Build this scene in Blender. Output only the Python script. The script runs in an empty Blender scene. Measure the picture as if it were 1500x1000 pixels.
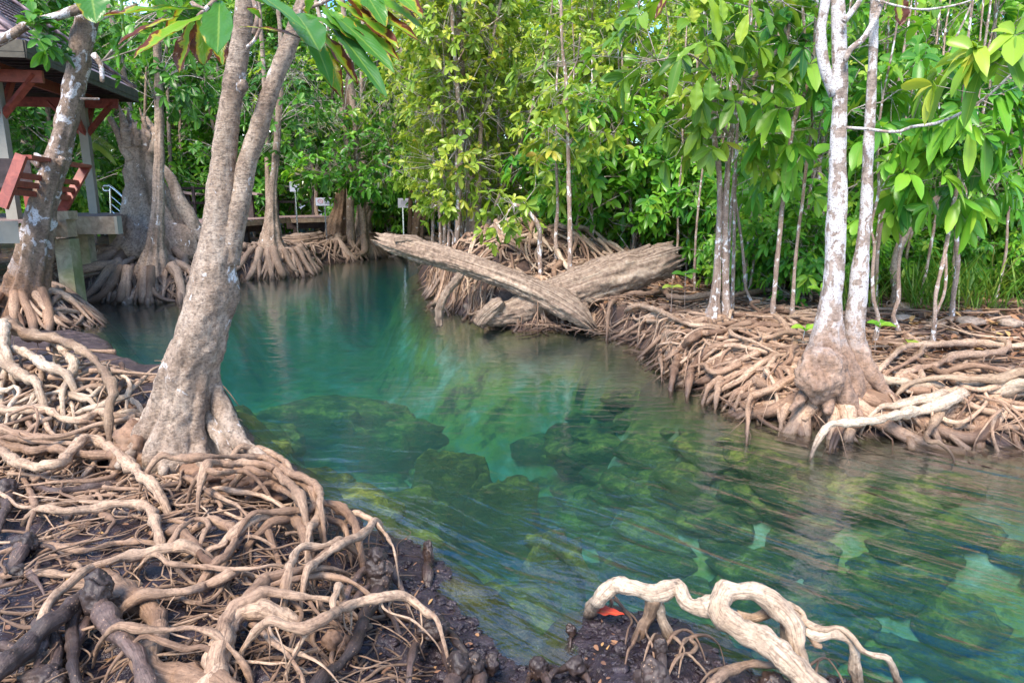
import bpy, math
import numpy as np
from mathutils import Vector, Matrix

# ---------------------------------------------------------------- camera, sky, sun, exposure
R = math.radians
SC = bpy.context.scene
COL = SC.collection
H = 1.8
PITCH = math.atan(215 / 1000.0)
cam_d = bpy.data.cameras.new('camera')
cam_d.lens = 24.0; cam_d.sensor_width = 36.0; cam_d.clip_end = 900.0; cam_d.clip_start = 0.05
cam = bpy.data.objects.new('camera', cam_d)
cam.location = (0, 0, H); cam.rotation_euler = (R(90) - PITCH, 0, 0)
COL.objects.link(cam); SC.camera = cam

SUN_EL, SUN_AZ = R(52), R(205)          # azimuth from +Y clockwise: behind the camera, a little left
W = bpy.data.worlds.new('World'); SC.world = W; W.use_nodes = True
wn = W.node_tree.nodes; wl = W.node_tree.links
bg = wn['Background']; bg.inputs['Strength'].default_value = 0.15
sky = wn.new('ShaderNodeTexSky'); sky.sky_type = 'NISHITA'; sky.sun_disc = False
sky.sun_elevation = SUN_EL; sky.sun_rotation = SUN_AZ; sky.dust_density = 0.1; sky.air_density = 1.2; sky.ozone_density = 7.0
# broken white cloud over the blue
_tc = wn.new('ShaderNodeTexCoord'); _no = wn.new('ShaderNodeTexNoise'); _no.inputs['Scale'].default_value = 3.2; _no.inputs['Detail'].default_value = 6; _no.inputs['Roughness'].default_value = .6
wl.new(_tc.outputs['Generated'], _no.inputs['Vector'])
_rp = wn.new('ShaderNodeValToRGB'); _rp.color_ramp.elements[0].position = .50; _rp.color_ramp.elements[1].position = .66; wl.new(_no.outputs['Fac'], _rp.inputs['Fac'])
_mx = wn.new('ShaderNodeMixRGB'); wl.new(_rp.outputs['Color'], _mx.inputs['Fac']); _hs = wn.new('ShaderNodeHueSaturation'); _hs.inputs['Saturation'].default_value = 1.25; wl.new(sky.outputs['Color'], _hs.inputs['Color']); wl.new(_hs.outputs['Color'], _mx.inputs['Color1']); _mx.inputs['Color2'].default_value = (8.0, 7.5, 7.0, 1)
wl.new(_mx.outputs['Color'], bg.inputs['Color'])
sd = bpy.data.lights.new('sun', 'SUN'); sd.energy = 3.1; sd.angle = R(24); sd.color = (1.0, 0.89, 0.75)
so = bpy.data.objects.new('sun', sd); COL.objects.link(so)
sdir = Vector((math.sin(SUN_AZ) * math.cos(SUN_EL), math.cos(SUN_AZ) * math.cos(SUN_EL), math.sin(SUN_EL)))
so.rotation_euler = sdir.to_track_quat('Z', 'Y').to_euler()
so.location = (0, 0, 30)
SC.view_settings.view_transform = 'Standard'; SC.view_settings.look = 'None'
SC.view_settings.exposure = 1.6; SC.view_settings.gamma = 1.0
SC.render.engine = 'CYCLES'
SC.cycles.max_bounces = 8; SC.cycles.diffuse_bounces = 3; SC.cycles.glossy_bounces = 3
SC.cycles.transmission_bounces = 4; SC.cycles.transparent_max_bounces = 16; SC.cycles.volume_bounces = 0
SC.cycles.use_denoising = True

rng = np.random.default_rng(11)

# ---------------------------------------------------------------- photograph measurements -> places
_cp, _sp = math.cos(PITCH), math.sin(PITCH)
def ray(px, py):
    dx = (px - 750) / 1000.0; dz = -(py - 500) / 1000.0
    return np.array([dx, _cp + dz * _sp, -_sp + dz * _cp])
def PY(px, py, Y):
    r = ray(px, py); return np.array([0, 0, H]) + r * (Y / r[1])
def dep(p): return p[1] * _cp - (p[2] - H) * _sp
def PZ(px, py, z):
    r = ray(px, py); return np.array([0, 0, H]) + r * ((z - H) / r[2])

# ---------------------------------------------------------------- noise
def _hash(ix, iy, iz, s):
    h = (ix * 374761393 + iy * 668265263 + iz * 2147483647 + s * 974634777) & 0xFFFFFFFF
    h = ((h ^ (h >> 13)) * 1274126177) & 0xFFFFFFFF
    return ((h ^ (h >> 16)) & 0xFFFF) / 65535.0
def vnoise(P, s=0):
    P = np.asarray(P, float); I = np.floor(P).astype(np.int64); f = P - I; f = f * f * (3 - 2 * f)
    x, y, z = I[..., 0], I[..., 1], I[..., 2]; r = 0
    for a in (0, 1):
        wx = f[..., 0] if a else 1 - f[..., 0]
        for b in (0, 1):
            wy = f[..., 1] if b else 1 - f[..., 1]
            for c in (0, 1):
                wz = f[..., 2] if c else 1 - f[..., 2]
                r = r + wx * wy * wz * _hash(x + a, y + b, z + c, s)
    return r * 2 - 1
def fbm(P, o=3, s=0):
    r = 0; a = 1.0
    for k in range(o):
        r = r + a * vnoise(np.asarray(P) * (2.03 ** k) + 17.3 * k, s + k); a *= 0.5
    return r
def sstep(a, b, x):
    t = np.clip((np.asarray(x, float) - a) / (b - a), 0, 1); return t * t * (3 - 2 * t)

# ---------------------------------------------------------------- terrain
def z0(L): return [tuple(PZ(a, b, 0.0)[:2]) for a, b in L]
SHORE = z0([(570,374),(625,374),(640,384),(613,400),(622,425),(655,450),(700,472),(760,484),(860,482),(905,496),
            (950,514),(985,548),(1055,580),(1095,609),(1170,624),(1280,638),(1400,648),(1500,657),(1700,680)])
SHORE += [(7.5,3.6),(16,2.4),(60,1.0),(60,-8),(2.6,-8),(2.2,1.3)]
SHORE += z0([(1330,1012),(1250,1010),(1130,990),(1065,950),(1015,912),(960,896),(890,900),(860,925),(820,965),(770,965),
             (706,915),(665,870),(622,825),(580,790),(550,772),(520,745),(475,728),(440,690),(380,650),(335,600),(300,585),(240,580),
             (205,572),(190,548),(150,535),(90,525),(0,520),(-300,522)])
SHORE += z0([(-300,492),(0,488),(100,484),(140,472),(122,452),(92,440),(280,440),(345,409),(450,404),(470,388)])
SH = np.array(SHORE)
MOUNDS = []                              # x, y, height, radius
def mound(px, py, Y, h, s): p = PY(px, py, Y); MOUNDS.append((p[0], Y, h, s))
mound(215, 350, 13.8, 0.30, 1.3); mound(790, 380, 11.0, 0.62, 0.85); mound(700, 380, 11.6, 0.45, 0.8)
mound(520, 360, 20.5, 0.12, 1.8); mound(80, 540, 6.3, 0.12, 0.6); mound(40, 450, 9.6, 0.10, 0.8)
mound(400, 390, 15.9, 0.15, 0.8); mound(880, 390, 11.2, 0.25, 0.6)
def sdf(X, Y):
    A = SH; B = np.roll(SH, -1, 0); P = np.stack([X, Y], -1)
    d2 = np.full(X.shape, 1e9); ins = np.zeros(X.shape, bool)
    for a, b in zip(A, B):
        ab = b - a; t = np.clip(((P - a) @ ab) / (ab @ ab + 1e-12), 0, 1)
        q = P - a - t[..., None] * ab; d2 = np.minimum(d2, (q ** 2).sum(-1))
        c = (a[1] > Y) != (b[1] > Y)
        xi = a[0] + (Y - a[1]) * (b[0] - a[0]) / (b[1] - a[1] + 1e-12)
        ins ^= c & (X < xi)
    d = np.sqrt(d2); return np.where(ins, -d, d)      # negative in the water
def terr(X, Y):
    X = np.asarray(X, float); Y = np.asarray(Y, float)
    N3 = np.stack([X, Y, X * 0], -1)
    d = sdf(X, Y) + 0.05 * fbm(N3 * 3.0, 2, 5) + .07 * fbm(N3 * 8.0, 3, 6) * (1 - sstep(3.6, 5.0, Y))
    near = 1 - sstep(3.6, 5.0, Y)
    right = sstep(0.3, 0.9, X) * near
    slope = sstep(1.2, 2.2, X) * (1 - sstep(6.3, 7.5, Y))
    hA = 0.16 * near + (0.33 - .09 * slope) * (1 - near); wA = 0.75 * near + (0.20 + .25 * slope) * (1 - near)
    hA = hA * (1 - right) + 0.06 * right
    dl = np.clip(d, 0, None)
    land = hA * sstep(0, 1, dl / wA) + 0.02 * np.clip(dl - 0.5, 0, 12) + 0.02 * np.minimum(dl * 8, 1)
    for mx, my, mh, ms in MOUNDS:
        land = land + mh * np.exp(-((X - mx) ** 2 + (Y - my) ** 2) / (2 * ms * ms)) * np.minimum(dl * 3, 1)
    land = land + np.minimum(dl * 4, 1) * (0.03 * fbm(N3 * 2.2, 3, 9) + 0.016 * fbm(N3 * 9, 2, 3) + near * .022 * fbm(N3 * 20, 3, 4))
    dw = np.clip(-d, 0, None)
    bed = -0.05 * np.minimum(dw * 12, 1) - 1.55 * sstep(0.0, 1.3, dw) + 0.13 * fbm(N3 * 1.6, 3, 21) * np.minimum(dw * 2, 1)
    return np.where(d > 0, land, bed)

# ---------------------------------------------------------------- meshes
class MB:
    def __init__(s): s.V = []; s.Q = []; s.T = []; s.C = []; s.n = 0
    def add(s, V, Q=None, T=None, C=None):
        V = np.asarray(V, float).reshape(-1, 3)
        if Q is not None and len(Q): s.Q.append(np.asarray(Q, np.int64).reshape(-1, 4) + s.n)
        if T is not None and len(T): s.T.append(np.asarray(T, np.int64).reshape(-1, 3) + s.n)
        if C is None: C = np.zeros((len(V), 4))
        C = np.broadcast_to(np.asarray(C, float), (len(V), 4)); s.C.append(C)
        s.V.append(V); s.n += len(V)
    def mesh(s, name, mat, base=(0, 0, 0), smooth=True):
        V = np.concatenate(s.V) - np.asarray(base, float)
        Q = np.concatenate(s.Q) if s.Q else np.zeros((0, 4), np.int64)
        T = np.concatenate(s.T) if s.T else np.zeros((0, 3), np.int64)
        me = bpy.data.meshes.new(name)
        me.vertices.add(len(V)); me.vertices.foreach_set('co', V.ravel())
        nl = len(Q) * 4 + len(T) * 3
        me.loops.add(nl); me.loops.foreach_set('vertex_index', np.concatenate([Q.ravel(), T.ravel()]).astype(np.int32))
        np_ = len(Q) + len(T); me.polygons.add(np_)
        st = np.concatenate([np.arange(len(Q)) * 4, len(Q) * 4 + np.arange(len(T)) * 3]).astype(np.int32)
        me.polygons.foreach_set('loop_start', st)
        me.polygons.foreach_set('use_smooth', np.full(np_, smooth))
        at = me.attributes.new('tint', 'FLOAT_COLOR', 'POINT')
        at.data.foreach_set('color', np.concatenate(s.C).astype(np.float32).ravel())
        me.update(calc_edges=True); me.validate()
        if mat: me.materials.append(mat)
        return me
    def build(s, name, mat, parent=None, smooth=True, base=None):
        if not s.V: return None
        b = base if base is not None else (tuple(parent['_b']) if parent is not None and '_b' in parent else (0, 0, 0))
        me = s.mesh(name, mat, b, smooth)
        o = bpy.data.objects.new(name, me); COL.objects.link(o)
        if parent is not None: o.parent = parent; o['_b'] = list(map(float, b))
        else: o.location = tuple(map(float, b))
        return o
def thing(name, label, cat, loc=(0, 0, 0), group=None):
    o = bpy.data.objects.new(name, None); COL.objects.link(o)
    o.location = tuple(map(float, loc)); o['_b'] = list(map(float, loc))
    o.empty_display_size = 0.1
    o['label'] = label; o['category'] = cat
    if group: o['group'] = group
    return o
def tag(o, label=None, cat=None, group=None, kind=None):
    for k, v in (('label', label), ('category', cat), ('group', group), ('kind', kind)):
        if v: o[k] = v
    return o

def smooth_path(P, ds):
    """Catmull-Rom through the rows of P (first three columns a place, the rest riders), about ds apart"""
    P = np.asarray(P, float)
    if len(P) < 2: return P
    Q = np.vstack([2 * P[0] - P[1], P, 2 * P[-1] - P[-2]]); out = []
    for i in range(1, len(Q) - 2):
        a, b, c, d = Q[i - 1], Q[i], Q[i + 1], Q[i + 2]
        n = max(1, int(np.linalg.norm((c - b)[:3]) / ds)); t = (np.arange(n) / n)[:, None]
        out.append(0.5 * (2 * b + (c - a) * t + (2 * a - 5 * b + 4 * c - d) * t ** 2 + (3 * b - a - 3 * c + d) * t ** 3))
    out.append(P[-1:]); return np.vstack(out)
def frames(P):
    T = np.gradient(P, axis=0); T /= np.linalg.norm(T, axis=1, keepdims=True) + 1e-12
    ref = np.array([0, 0, 1.0]) if abs(T[0][2]) < 0.9 else np.array([0, 1.0, 0])
    N = np.zeros_like(T); n = np.cross(T[0], ref); n /= np.linalg.norm(n); N[0] = n
    for i in range(1, len(T)):
        n = n - T[i] * (n @ T[i]); n /= np.linalg.norm(n) + 1e-12; N[i] = n
    return T, N, np.cross(T, N)
def tube(mb, P, r, sides=8, amp=0.0, sc=10.0, seed=0, lobes=None, round_end=True, fine=0.0, tint=0.0):
    """swept limb; amp/fine displace it with noise, lobes(theta, s) multiplies the radius"""
    P = np.asarray(P, float); r = np.broadcast_to(np.asarray(r, float), (len(P),)).copy()
    if len(P) < 2: return
    T, N, B = frames(P); n = len(P)
    th = np.arange(sides) / sides * 2 * math.pi
    D = np.cos(th)[None, :, None] * N[:, None, :] + np.sin(th)[None, :, None] * B[:, None, :]
    rr = np.repeat(r[:, None], sides, 1)
    if lobes is not None:
        s = np.concatenate([[0], np.cumsum(np.linalg.norm(np.diff(P, axis=0), axis=1))]); s /= s[-1]
        rr = rr * lobes(th[None, :], s[:, None])
    V = P[:, None, :] + D * rr[..., None]
    if amp or fine:
        k = amp * fbm(V * sc, 3, seed) if amp else 0
        if fine: k = k + fine * fbm(V * sc * 5, 3, seed + 9)
        V = V + D * (np.minimum(rr, 0.3) * k)[..., None]
    idx = np.arange(n * sides).reshape(n, sides); nx = np.roll(idx, -1, 1)
    Q = np.stack([idx[:-1], nx[:-1], nx[1:], idx[1:]], -1).reshape(-1, 4)
    V = V.reshape(-1, 3); m = len(V)
    e = 0.6 if round_end else 0.0
    V = np.vstack([V, P[0] - T[0] * r[0] * e * .5, P[-1] + T[-1] * r[-1] * e])
    Tt = [(m, idx[0][(j + 1) % sides], idx[0][j]) for j in range(sides)] + [(m + 1, idx[-1][j], idx[-1][(j + 1) % sides]) for j in range(sides)]
    sl = np.concatenate([[0], np.cumsum(np.linalg.norm(np.diff(P, axis=0), axis=1))])
    C = np.empty((n, sides, 4)); C[..., 0] = tint; C[..., 1] = sl[:, None]; C[..., 2] = np.cos(th)[None] * r[:, None]; C[..., 3] = np.sin(th)[None] * r[:, None]
    mb.add(V, Q, Tt, np.vstack([C.reshape(-1, 4), [[tint, 0, 0, 0], [tint, sl[-1], 0, 0]]]))
def box(mb, c, s, rz=0.0, M=None):
    c = np.asarray(c, float); h = np.asarray(s, float) / 2
    V = np.array([(x, y, z) for x in (-1, 1) for y in (-1, 1) for z in (-1, 1)], float) * h
    if M is None:
        a = np.array([[math.cos(rz), -math.sin(rz), 0], [math.sin(rz), math.cos(rz), 0], [0, 0, 1]])
    else: a = np.asarray(M)
    # small bevel: doubled corners give a soft edge
    b = min(h) * 0.12; out = []; V = V @ a.T + c
    mb.add(V, [(0, 1, 3, 2), (4, 6, 7, 5), (0, 4, 5, 1), (2, 3, 7, 6), (0, 2, 6, 4), (1, 5, 7, 3)])
def bar(mb, a, b, w, t, up=(0, 0, 1)):
    a = np.asarray(a, float); b = np.asarray(b, float); d = b - a; L = np.linalg.norm(d); d /= L
    s = np.cross(d, up); s /= np.linalg.norm(s) + 1e-9; u = np.cross(s, d)
    box(mb, (a + b) / 2, (L, w, t), M=np.stack([d, s, u], 1))
_ico = {}
def ico(n):
    if n not in _ico:
        import bmesh
        bm = bmesh.new(); bmesh.ops.create_icosphere(bm, subdivisions=n, radius=1)
        bm.verts.ensure_lookup_table()
        _ico[n] = (np.array([v.co[:] for v in bm.verts]), np.array([[v.index for v in f.verts] for f in bm.faces])); bm.free()
    return _ico[n]
def blob(mb, c, s, amp=0.3, sc=2.0, seed=0, n=4, rz=0.0, o=4):
    V, T = ico(n); D = V * (1 + amp * fbm(V * sc + seed * 3.1, o, seed))[:, None] * np.asarray(s)
    a = np.array([[math.cos(rz), -math.sin(rz), 0], [math.sin(rz), math.cos(rz), 0], [0, 0, 1]])
    mb.add(D @ a.T + np.asarray(c), None, T)

# ---------------------------------------------------------------- leaves
_rows = [(.16, .52), (.42, .92), (.68, 1.0), (.88, .62)]
LT = np.array([0] + [t for t, _ in _rows for _k in range(3)] + [1.0]); LS = np.array([0] + [-1, 0, 1] * 4 + [0.0]); LW = np.array([0] + [w_ * (1, 0, 1)[q] for _, w_ in _rows for q in range(3)] + [0])
LQ = np.array([q for r_ in range(3) for b_ in [1 + 3 * r_] for q in ((b_, b_ + 1, b_ + 4, b_ + 3), (b_ + 1, b_ + 2, b_ + 5, b_ + 4))])
LTt = np.array([(0, 2, 1), (0, 3, 2), (10, 11, 13), (11, 12, 13)]); NL = 14
def leaves(mb, pos, d, nrm, L, Wd, rnd, droop=0.25, fold=0.25):
    n = len(pos)
    if n == 0: return
    d = d / (np.linalg.norm(d, axis=1, keepdims=True) + 1e-9)
    s = np.cross(d, nrm); s /= np.linalg.norm(s, axis=1, keepdims=True) + 1e-9; u = np.cross(s, d)
    L = np.broadcast_to(L, (n,)); Wd = np.broadcast_to(Wd, (n,)); droop = np.broadcast_to(droop, (n,))
    V = pos[:, None, :] + d[:, None, :] * (L[:, None] * LT)[..., None] + s[:, None, :] * (Wd[:, None] * .5 * LS * LW)[..., None] \
        + u[:, None, :] * (Wd[:, None] * fold * np.abs(LS) * LW * 0.7)[..., None]
    V[..., 2] -= (L * droop)[:, None] * LT ** 2
    k = np.arange(n)[:, None, None] * NL
    C = np.zeros((n, NL, 4)); C[..., 0] = rnd[:, None]; C[..., 1] = LT; C[..., 2] = np.abs(LS); C[..., 3] = np.random.default_rng(n).random(n)[:, None]
    mb.add(V.reshape(-1, 3), (LQ[None] + k).reshape(-1, 4), (LTt[None] + k).reshape(-1, 3), C.reshape(-1, 4))
def rosettes(mb, pos, ax, rg, L=0.16, wr=0.42, k=7, spread=(0.7, 1.4), droop=0.3, shade=0.0, jit=0.25):
    """whorls of k leaves round the axes ax at the twig ends pos"""
    n = len(pos)
    if n == 0: return
    ax = ax / (np.linalg.norm(ax, axis=1, keepdims=True) + 1e-9)
    p = np.repeat(pos, k, 0); a = np.repeat(ax, k, 0); m = len(p)
    t = rg.normal(size=(n, 3)); t = np.repeat(t, k, 0); e1 = np.cross(a, t); e1 /= np.linalg.norm(e1, axis=1, keepdims=True) + 1e-9; e2 = np.cross(a, e1)
    ph = (np.tile(np.arange(k) / k, n) * 2 * math.pi + rg.normal(0, .3, m))[:, None]
    sp = rg.uniform(*spread, m)[:, None]
    d = a * np.cos(sp) + (e1 * np.cos(ph) + e2 * np.sin(ph)) * np.sin(sp)
    d[:, 2] -= 0.15 * droop
    nr = a + rg.normal(0, jit, (m, 3)); nr[:, 2] += 0.4
    base = np.repeat(rg.random(n), k); rn = np.clip(base * .6 + rg.random(m) * .4 + shade, 0, 1)
    Ln = L * rg.uniform(.45, 1.2, m)
    leaves(mb, p + d * 0.01, d, nr, Ln, Ln * wr * rg.uniform(.85, 1.15, m), rn, droop * rg.uniform(.3, 1.6, m), .3)

# ---------------------------------------------------------------- materials
class NT:
    def __init__(s, name):
        s.m = bpy.data.materials.new(name); s.m.use_nodes = True; s.t = s.m.node_tree
        s.t.nodes.clear(); s.out = s.n('OutputMaterial')
    def n(s, typ, **kw):
        o = s.t.nodes.new('ShaderNode' + typ)
        for k, v in kw.items():
            if k[0] == '_': setattr(o, k[1:], v)
            else: s.set(o, k, v)
        return o
    def set(s, o, k, v):
        k = int(k[1:]) if k[0] == 'i' and k[1:].isdigit() else k.replace('__', ' ')
        i = o.inputs[k]
        if isinstance(v, bpy.types.NodeSocket): s.t.links.new(v, i)
        elif isinstance(v, bpy.types.Node): s.t.links.new(v.outputs[0], i)
        elif isinstance(v, tuple) and len(v) == 3 and i.type == 'RGBA': i.default_value = (*v, 1)
        else: i.default_value = v
    def ramp(s, f, stops, interp='LINEAR'):
        r = s.n('ValToRGB', Fac=f); r.color_ramp.interpolation = interp; e = r.color_ramp.elements
        while len(e) < len(stops): e.new(0.5)
        for k, (p, c) in zip(e, stops):
            k.position = p; k.color = (*c, 1) if isinstance(c, tuple) else (c, c, c, 1)
        return r.outputs['Color']
    def noise(s, sc, co=None, det=4, rough=.55, dist=0.0, col=False):
        o = s.n('TexNoise', Scale=sc, Detail=det, Roughness=rough, Distortion=dist)
        if co is not None: s.set(o, 'Vector', co)
        return o.outputs['Color' if col else 'Fac']
    def mix(s, f, a, b, mode='MIX'):
        o = s.n('MixRGB', Fac=f, _blend_type=mode); s.set(o, 'Color1', a); s.set(o, 'Color2', b); return o.outputs[0]
    def math(s, op, a, b=0.0, clamp=False):
        o = s.n('Math', _operation=op, _use_clamp=clamp); s.set(o, 'i0', a); s.set(o, 'i1', b); return o.outputs[0]
    def bump(s, h, strength=.5, dist=.02, nrm=None):
        o = s.n('Bump', Strength=strength, Distance=dist, Height=h)
        if nrm is not None: s.set(o, 'Normal', nrm)
        return o.outputs[0]
    def pos(s): return s.n('NewGeometry').outputs['Position']
    def map(s, co, scale=(1, 1, 1), rot=(0, 0, 0)):
        return s.n('Mapping', Vector=co, Scale=scale, Rotation=rot).outputs[0]
    def rmap(s, co, ang, scale): return s.map(s.map(co, (1, 1, 1), (0, 0, ang)), scale)
    def bsdf(s, **kw):
        b = s.n('BsdfPrincipled', **kw); return b
    def surf(s, b): s.t.links.new(b.outputs[0] if isinstance(b, bpy.types.Node) else b, s.out.inputs['Surface']); return s.m

def wetness(n, P, top=0.14):
    z = n.n('SeparateXYZ', Vector=P).outputs[2]
    w = n.math('ADD', z, n.math('MULTIPLY', n.noise(6, P), 0.08))
    return n.ramp(w, [(0, 1.0), (max(.01, top * .5), 1.0), (top + .06, 0.0), (1, 0.0)])

def mat_bark(name, c1, c2, c3, lich=(.72, .70, .70), amt=.5, sc=6, ring=1.0, lsc=3.0, bs=.7, foot=None):
    n = NT(name); P = n.pos()
    a = n.noise(sc, n.map(P, (1, 1, .45)), 6, .65); b = n.noise(sc * 5, P, 5, .7)
    hor = n.noise(sc * 3.2, n.map(P, (1, 1, 3.6)), 6, .75)
    c = n.ramp(a, [(.30, c1), (.48, c2), (.70, c3)])
    c = n.mix(n.ramp(b, [(.35, .75), (.55, 0.0)]), c, tuple(x * .45 for x in c1))
    c = n.mix(n.math('MULTIPLY', n.ramp(hor, [(.52, 0.0), (.60, 1.0)]), .35 * ring), c, tuple(min(1, x * 1.35) for x in c3))
    l = n.math('MULTIPLY', n.ramp(n.noise(lsc, n.map(P, (1, 1, .7)), 5, .62, .4), [(.62 - .16 * amt, 0.0), (.66 - .16 * amt, 1.0)]),
               n.ramp(n.noise(lsc * 9, P, 4, .7), [(.36, 0.0), (.50, 1.0)]))
    if foot: c = n.mix(n.ramp(n.math('DIVIDE', n.math('ADD', n.n('SeparateXYZ', Vector=P).outputs[2], n.math('MULTIPLY', a, .4)), 2.0), [(foot / 2, .85), ((foot + .45) / 2, 0.0)]), c, n.mix(1.0, c, (.82, .62, .46), 'MULTIPLY'))
    if foot: l = n.math('MULTIPLY', l, n.ramp(n.math('DIVIDE', n.math('ADD', n.n('SeparateXYZ', Vector=P).outputs[2], n.math('MULTIPLY', a, .5)), 2.0), [((foot + .1) / 2, 0.05), ((foot + .6) / 2, 1.0)]))
    c = n.mix(l, c, lich)
    c = n.mix(n.math('MULTIPLY', wetness(n, P), .65), c, (.03, .022, .018))
    h = n.math('ADD', n.math('MULTIPLY', b, .6), n.math('ADD', n.math('MULTIPLY', hor, .8 * ring), n.math('MULTIPLY', l, .15)))
    h = n.math('ADD', h, n.math('MULTIPLY', n.noise(sc * 14, P, 3, .7), .25))
    return n.surf(n.bsdf(Base__Color=c, Roughness=.85, Normal=n.bump(h, bs, .02)))
BARK_MAIN = mat_bark('bark_pinkish_tan', (.13, .085, .06), (.31, .225, .165), (.50, .40, .32), amt=.0, sc=9, ring=.7, bs=1.0, lsc=8)
BARK_WHITE = mat_bark('bark_white_lichen', (.15, .105, .085), (.27, .205, .17), (.40, .33, .29), lich=(.54, .51, .51), amt=1.0, sc=6, lsc=13, ring=.8, foot=.75)
BARK_LEFT = mat_bark('bark_flaking_lichen', (.10, .065, .048), (.22, .155, .115), (.34, .25, .19), lich=(.60, .575, .60), amt=.55, sc=6, lsc=7, ring=.6, foot=.9, bs=1.0)
BARK_GREY = mat_bark('bark_grey_brown', (.12, .08, .058), (.28, .20, .15), (.43, .335, .27), amt=-.05, sc=5, lsc=7, ring=.5)
BARK_BROWN = mat_bark('bark_warm_brown', (.09, .05, .03), (.20, .12, .075), (.30, .20, .13), amt=-.2, sc=4, ring=.4)
BARK_STEM = mat_bark('bark_pale_stem', (.17, .11, .08), (.30, .205, .155), (.46, .36, .30), amt=.35, sc=14, lsc=16, ring=.6, bs=.3)
TWIG = mat_bark('twig_pale', (.20, .16, .13), (.36, .30, .25), (.50, .44, .39), amt=.2, sc=14, lsc=16, ring=.3, bs=.2)

def mat_root(name, c1, c2, c3, rough=.75, wet=.75, sc=8, spots=0.0):
    n = NT(name); P = n.pos()
    a = n.noise(sc * .45, P, 5, .6); b = n.noise(sc * 6, P, 5, .7)
    ta = n.n('Attribute', _attribute_name='tint'); sc_ = n.n('SeparateColor', Color=ta.outputs['Color']); r = sc_.outputs[0]
    gv = n.n('CombineXYZ', X=n.math('ADD', n.math('MULTIPLY', sc_.outputs[1], 9.0), n.math('MULTIPLY', r, 40.0)), Y=n.math('MULTIPLY', sc_.outputs[2], 110.0), Z=n.math('MULTIPLY', ta.outputs['Alpha'], 110.0)).outputs[0]
    gr = n.noise(1.0, gv, 5, .65, .6)
    c = n.ramp(n.math('ADD', n.math('MULTIPLY', a, .75), n.math('MULTIPLY', r, .42)), [(.30, c1), (.52, c2), (.80, c3)])
    c = n.mix(n.ramp(b, [(.36, .55), (.52, 0.0)]), c, tuple(x * .5 for x in c1))
    c = n.mix(n.ramp(gr, [(.36, .65), (.50, 0.0)]), c, tuple(x * .8 for x in c1))
    c = n.mix(n.ramp(gr, [(.58, 0.0), (.70, .35)]), c, tuple(min(.8, x * 1.25) for x in c3))
    c = n.mix(n.ramp(n.noise(3.2, P, 4, .6), [(.52, 0.0), (.66, .55)]), c, tuple(x * .6 for x in c2))
    if spots:
        v = n.n('TexVoronoi', Vector=P, Scale=90.0).outputs['Distance']
        c = n.mix(n.math('MULTIPLY', n.ramp(v, [(.16, 1.0), (.24, 0.0)]), n.ramp(n.noise(14, P), [(.5, 0.0), (.6, spots)])), c, (.42, .27, .17))
    w = wetness(n, P)
    c = n.mix(n.math('MULTIPLY', w, wet), c, (.035, .02, .015))
    h = n.math('ADD', n.math('MULTIPLY', b, .7), n.math('ADD', n.math('MULTIPLY', gr, 1.0), n.math('MULTIPLY', n.noise(sc * 1.5, P, 4, .6), .6)))
    return n.surf(n.bsdf(Base__Color=c, Roughness=n.math('SUBTRACT', rough, n.math('MULTIPLY', w, .35)), Normal=n.bump(h, .75, .010)))
ROOT = mat_root('root_pale', (.105, .055, .033), (.27, .165, .105), (.46, .32, .22))
ROOT_WARM = mat_root('root_pinkish', (.125, .064, .038), (.31, .185, .115), (.53, .365, .25))
ROOT_FINE = mat_root('rootlet_brown', (.075, .038, .022), (.17, .10, .062), (.31, .205, .135))
ROOT_DARK = mat_root('root_dark_wet', (.028, .018, .016), (.07, .045, .038), (.14, .09, .075), rough=.5, spots=.8)
ROOT_BACK = mat_root('root_grey_brown', (.09, .055, .038), (.21, .14, .10), (.36, .26, .20))
ROOT_SILVER = mat_root('root_bleached', (.13, .076, .045), (.31, .21, .135), (.55, .43, .32))

def mat_leaf(name, stops, rough=.32, trans=.45, vein=(.30, .42, .08), burnt=0.0):
    n = NT(name)
    t = n.n('SeparateColor', Color=n.n('Attribute', _attribute_name='tint').outputs['Color'])
    rn, v, u = t.outputs[0], t.outputs[1], t.outputs[2]
    oi = n.n('ObjectInfo').outputs['Random']
    f = n.math('ADD', n.math('MULTIPLY', rn, .86), n.math('MULTIPLY', oi, .14))
    f = n.math('ADD', f, n.math('MULTIPLY', n.math('SUBTRACT', n.noise(1.3, n.pos(), 2), .5), .35))
    c = n.ramp(f, stops)
    c = n.mix(n.ramp(u, [(0, .55), (.10, 0.0)]), c, vein)
    if burnt:
        e = n.math('ADD', n.math('MULTIPLY', u, .55), n.math('MULTIPLY', v, .55))
        e = n.math('ADD', e, n.math('MULTIPLY', n.math('SUBTRACT', n.noise(14, n.pos(), 4, .6), .5), 1.3))
        e = n.math('ADD', e, n.math('MULTIPLY', n.math('SUBTRACT', rn, .5), .9 * burnt))
        c = n.mix(n.ramp(e, [(.72, 0.0), (.84, .9)]), c, (.42, .34, .03))
        c = n.mix(n.ramp(e, [(.86, 0.0), (.93, 1.0)]), c, (.13, .035, .018))
    k = n.bsdf(Base__Color=c, Roughness=rough, IOR=1.45)
    if burnt:
        w = n.n('TexWave', _wave_type='BANDS', _bands_direction='X', Scale=3.2, Distortion=1.2)
        cb = n.n('CombineXYZ', X=n.math('ADD', v, n.math('MULTIPLY', u, -.35))); n.set(w, 'Vector', cb.outputs[0])
        n.set(k, 'Normal', n.bump(w.outputs['Fac'], .10, .006))
    tr = n.n('BsdfTranslucent', Color=n.mix(1.0, c, (1.0, 1.0, .45), 'MULTIPLY'))
    m = n.n('MixShader', Fac=trans); n.set(m, 'i1', k.outputs[0]); n.set(m, 'i2', tr.outputs[0])
    return n.surf(m)
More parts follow.
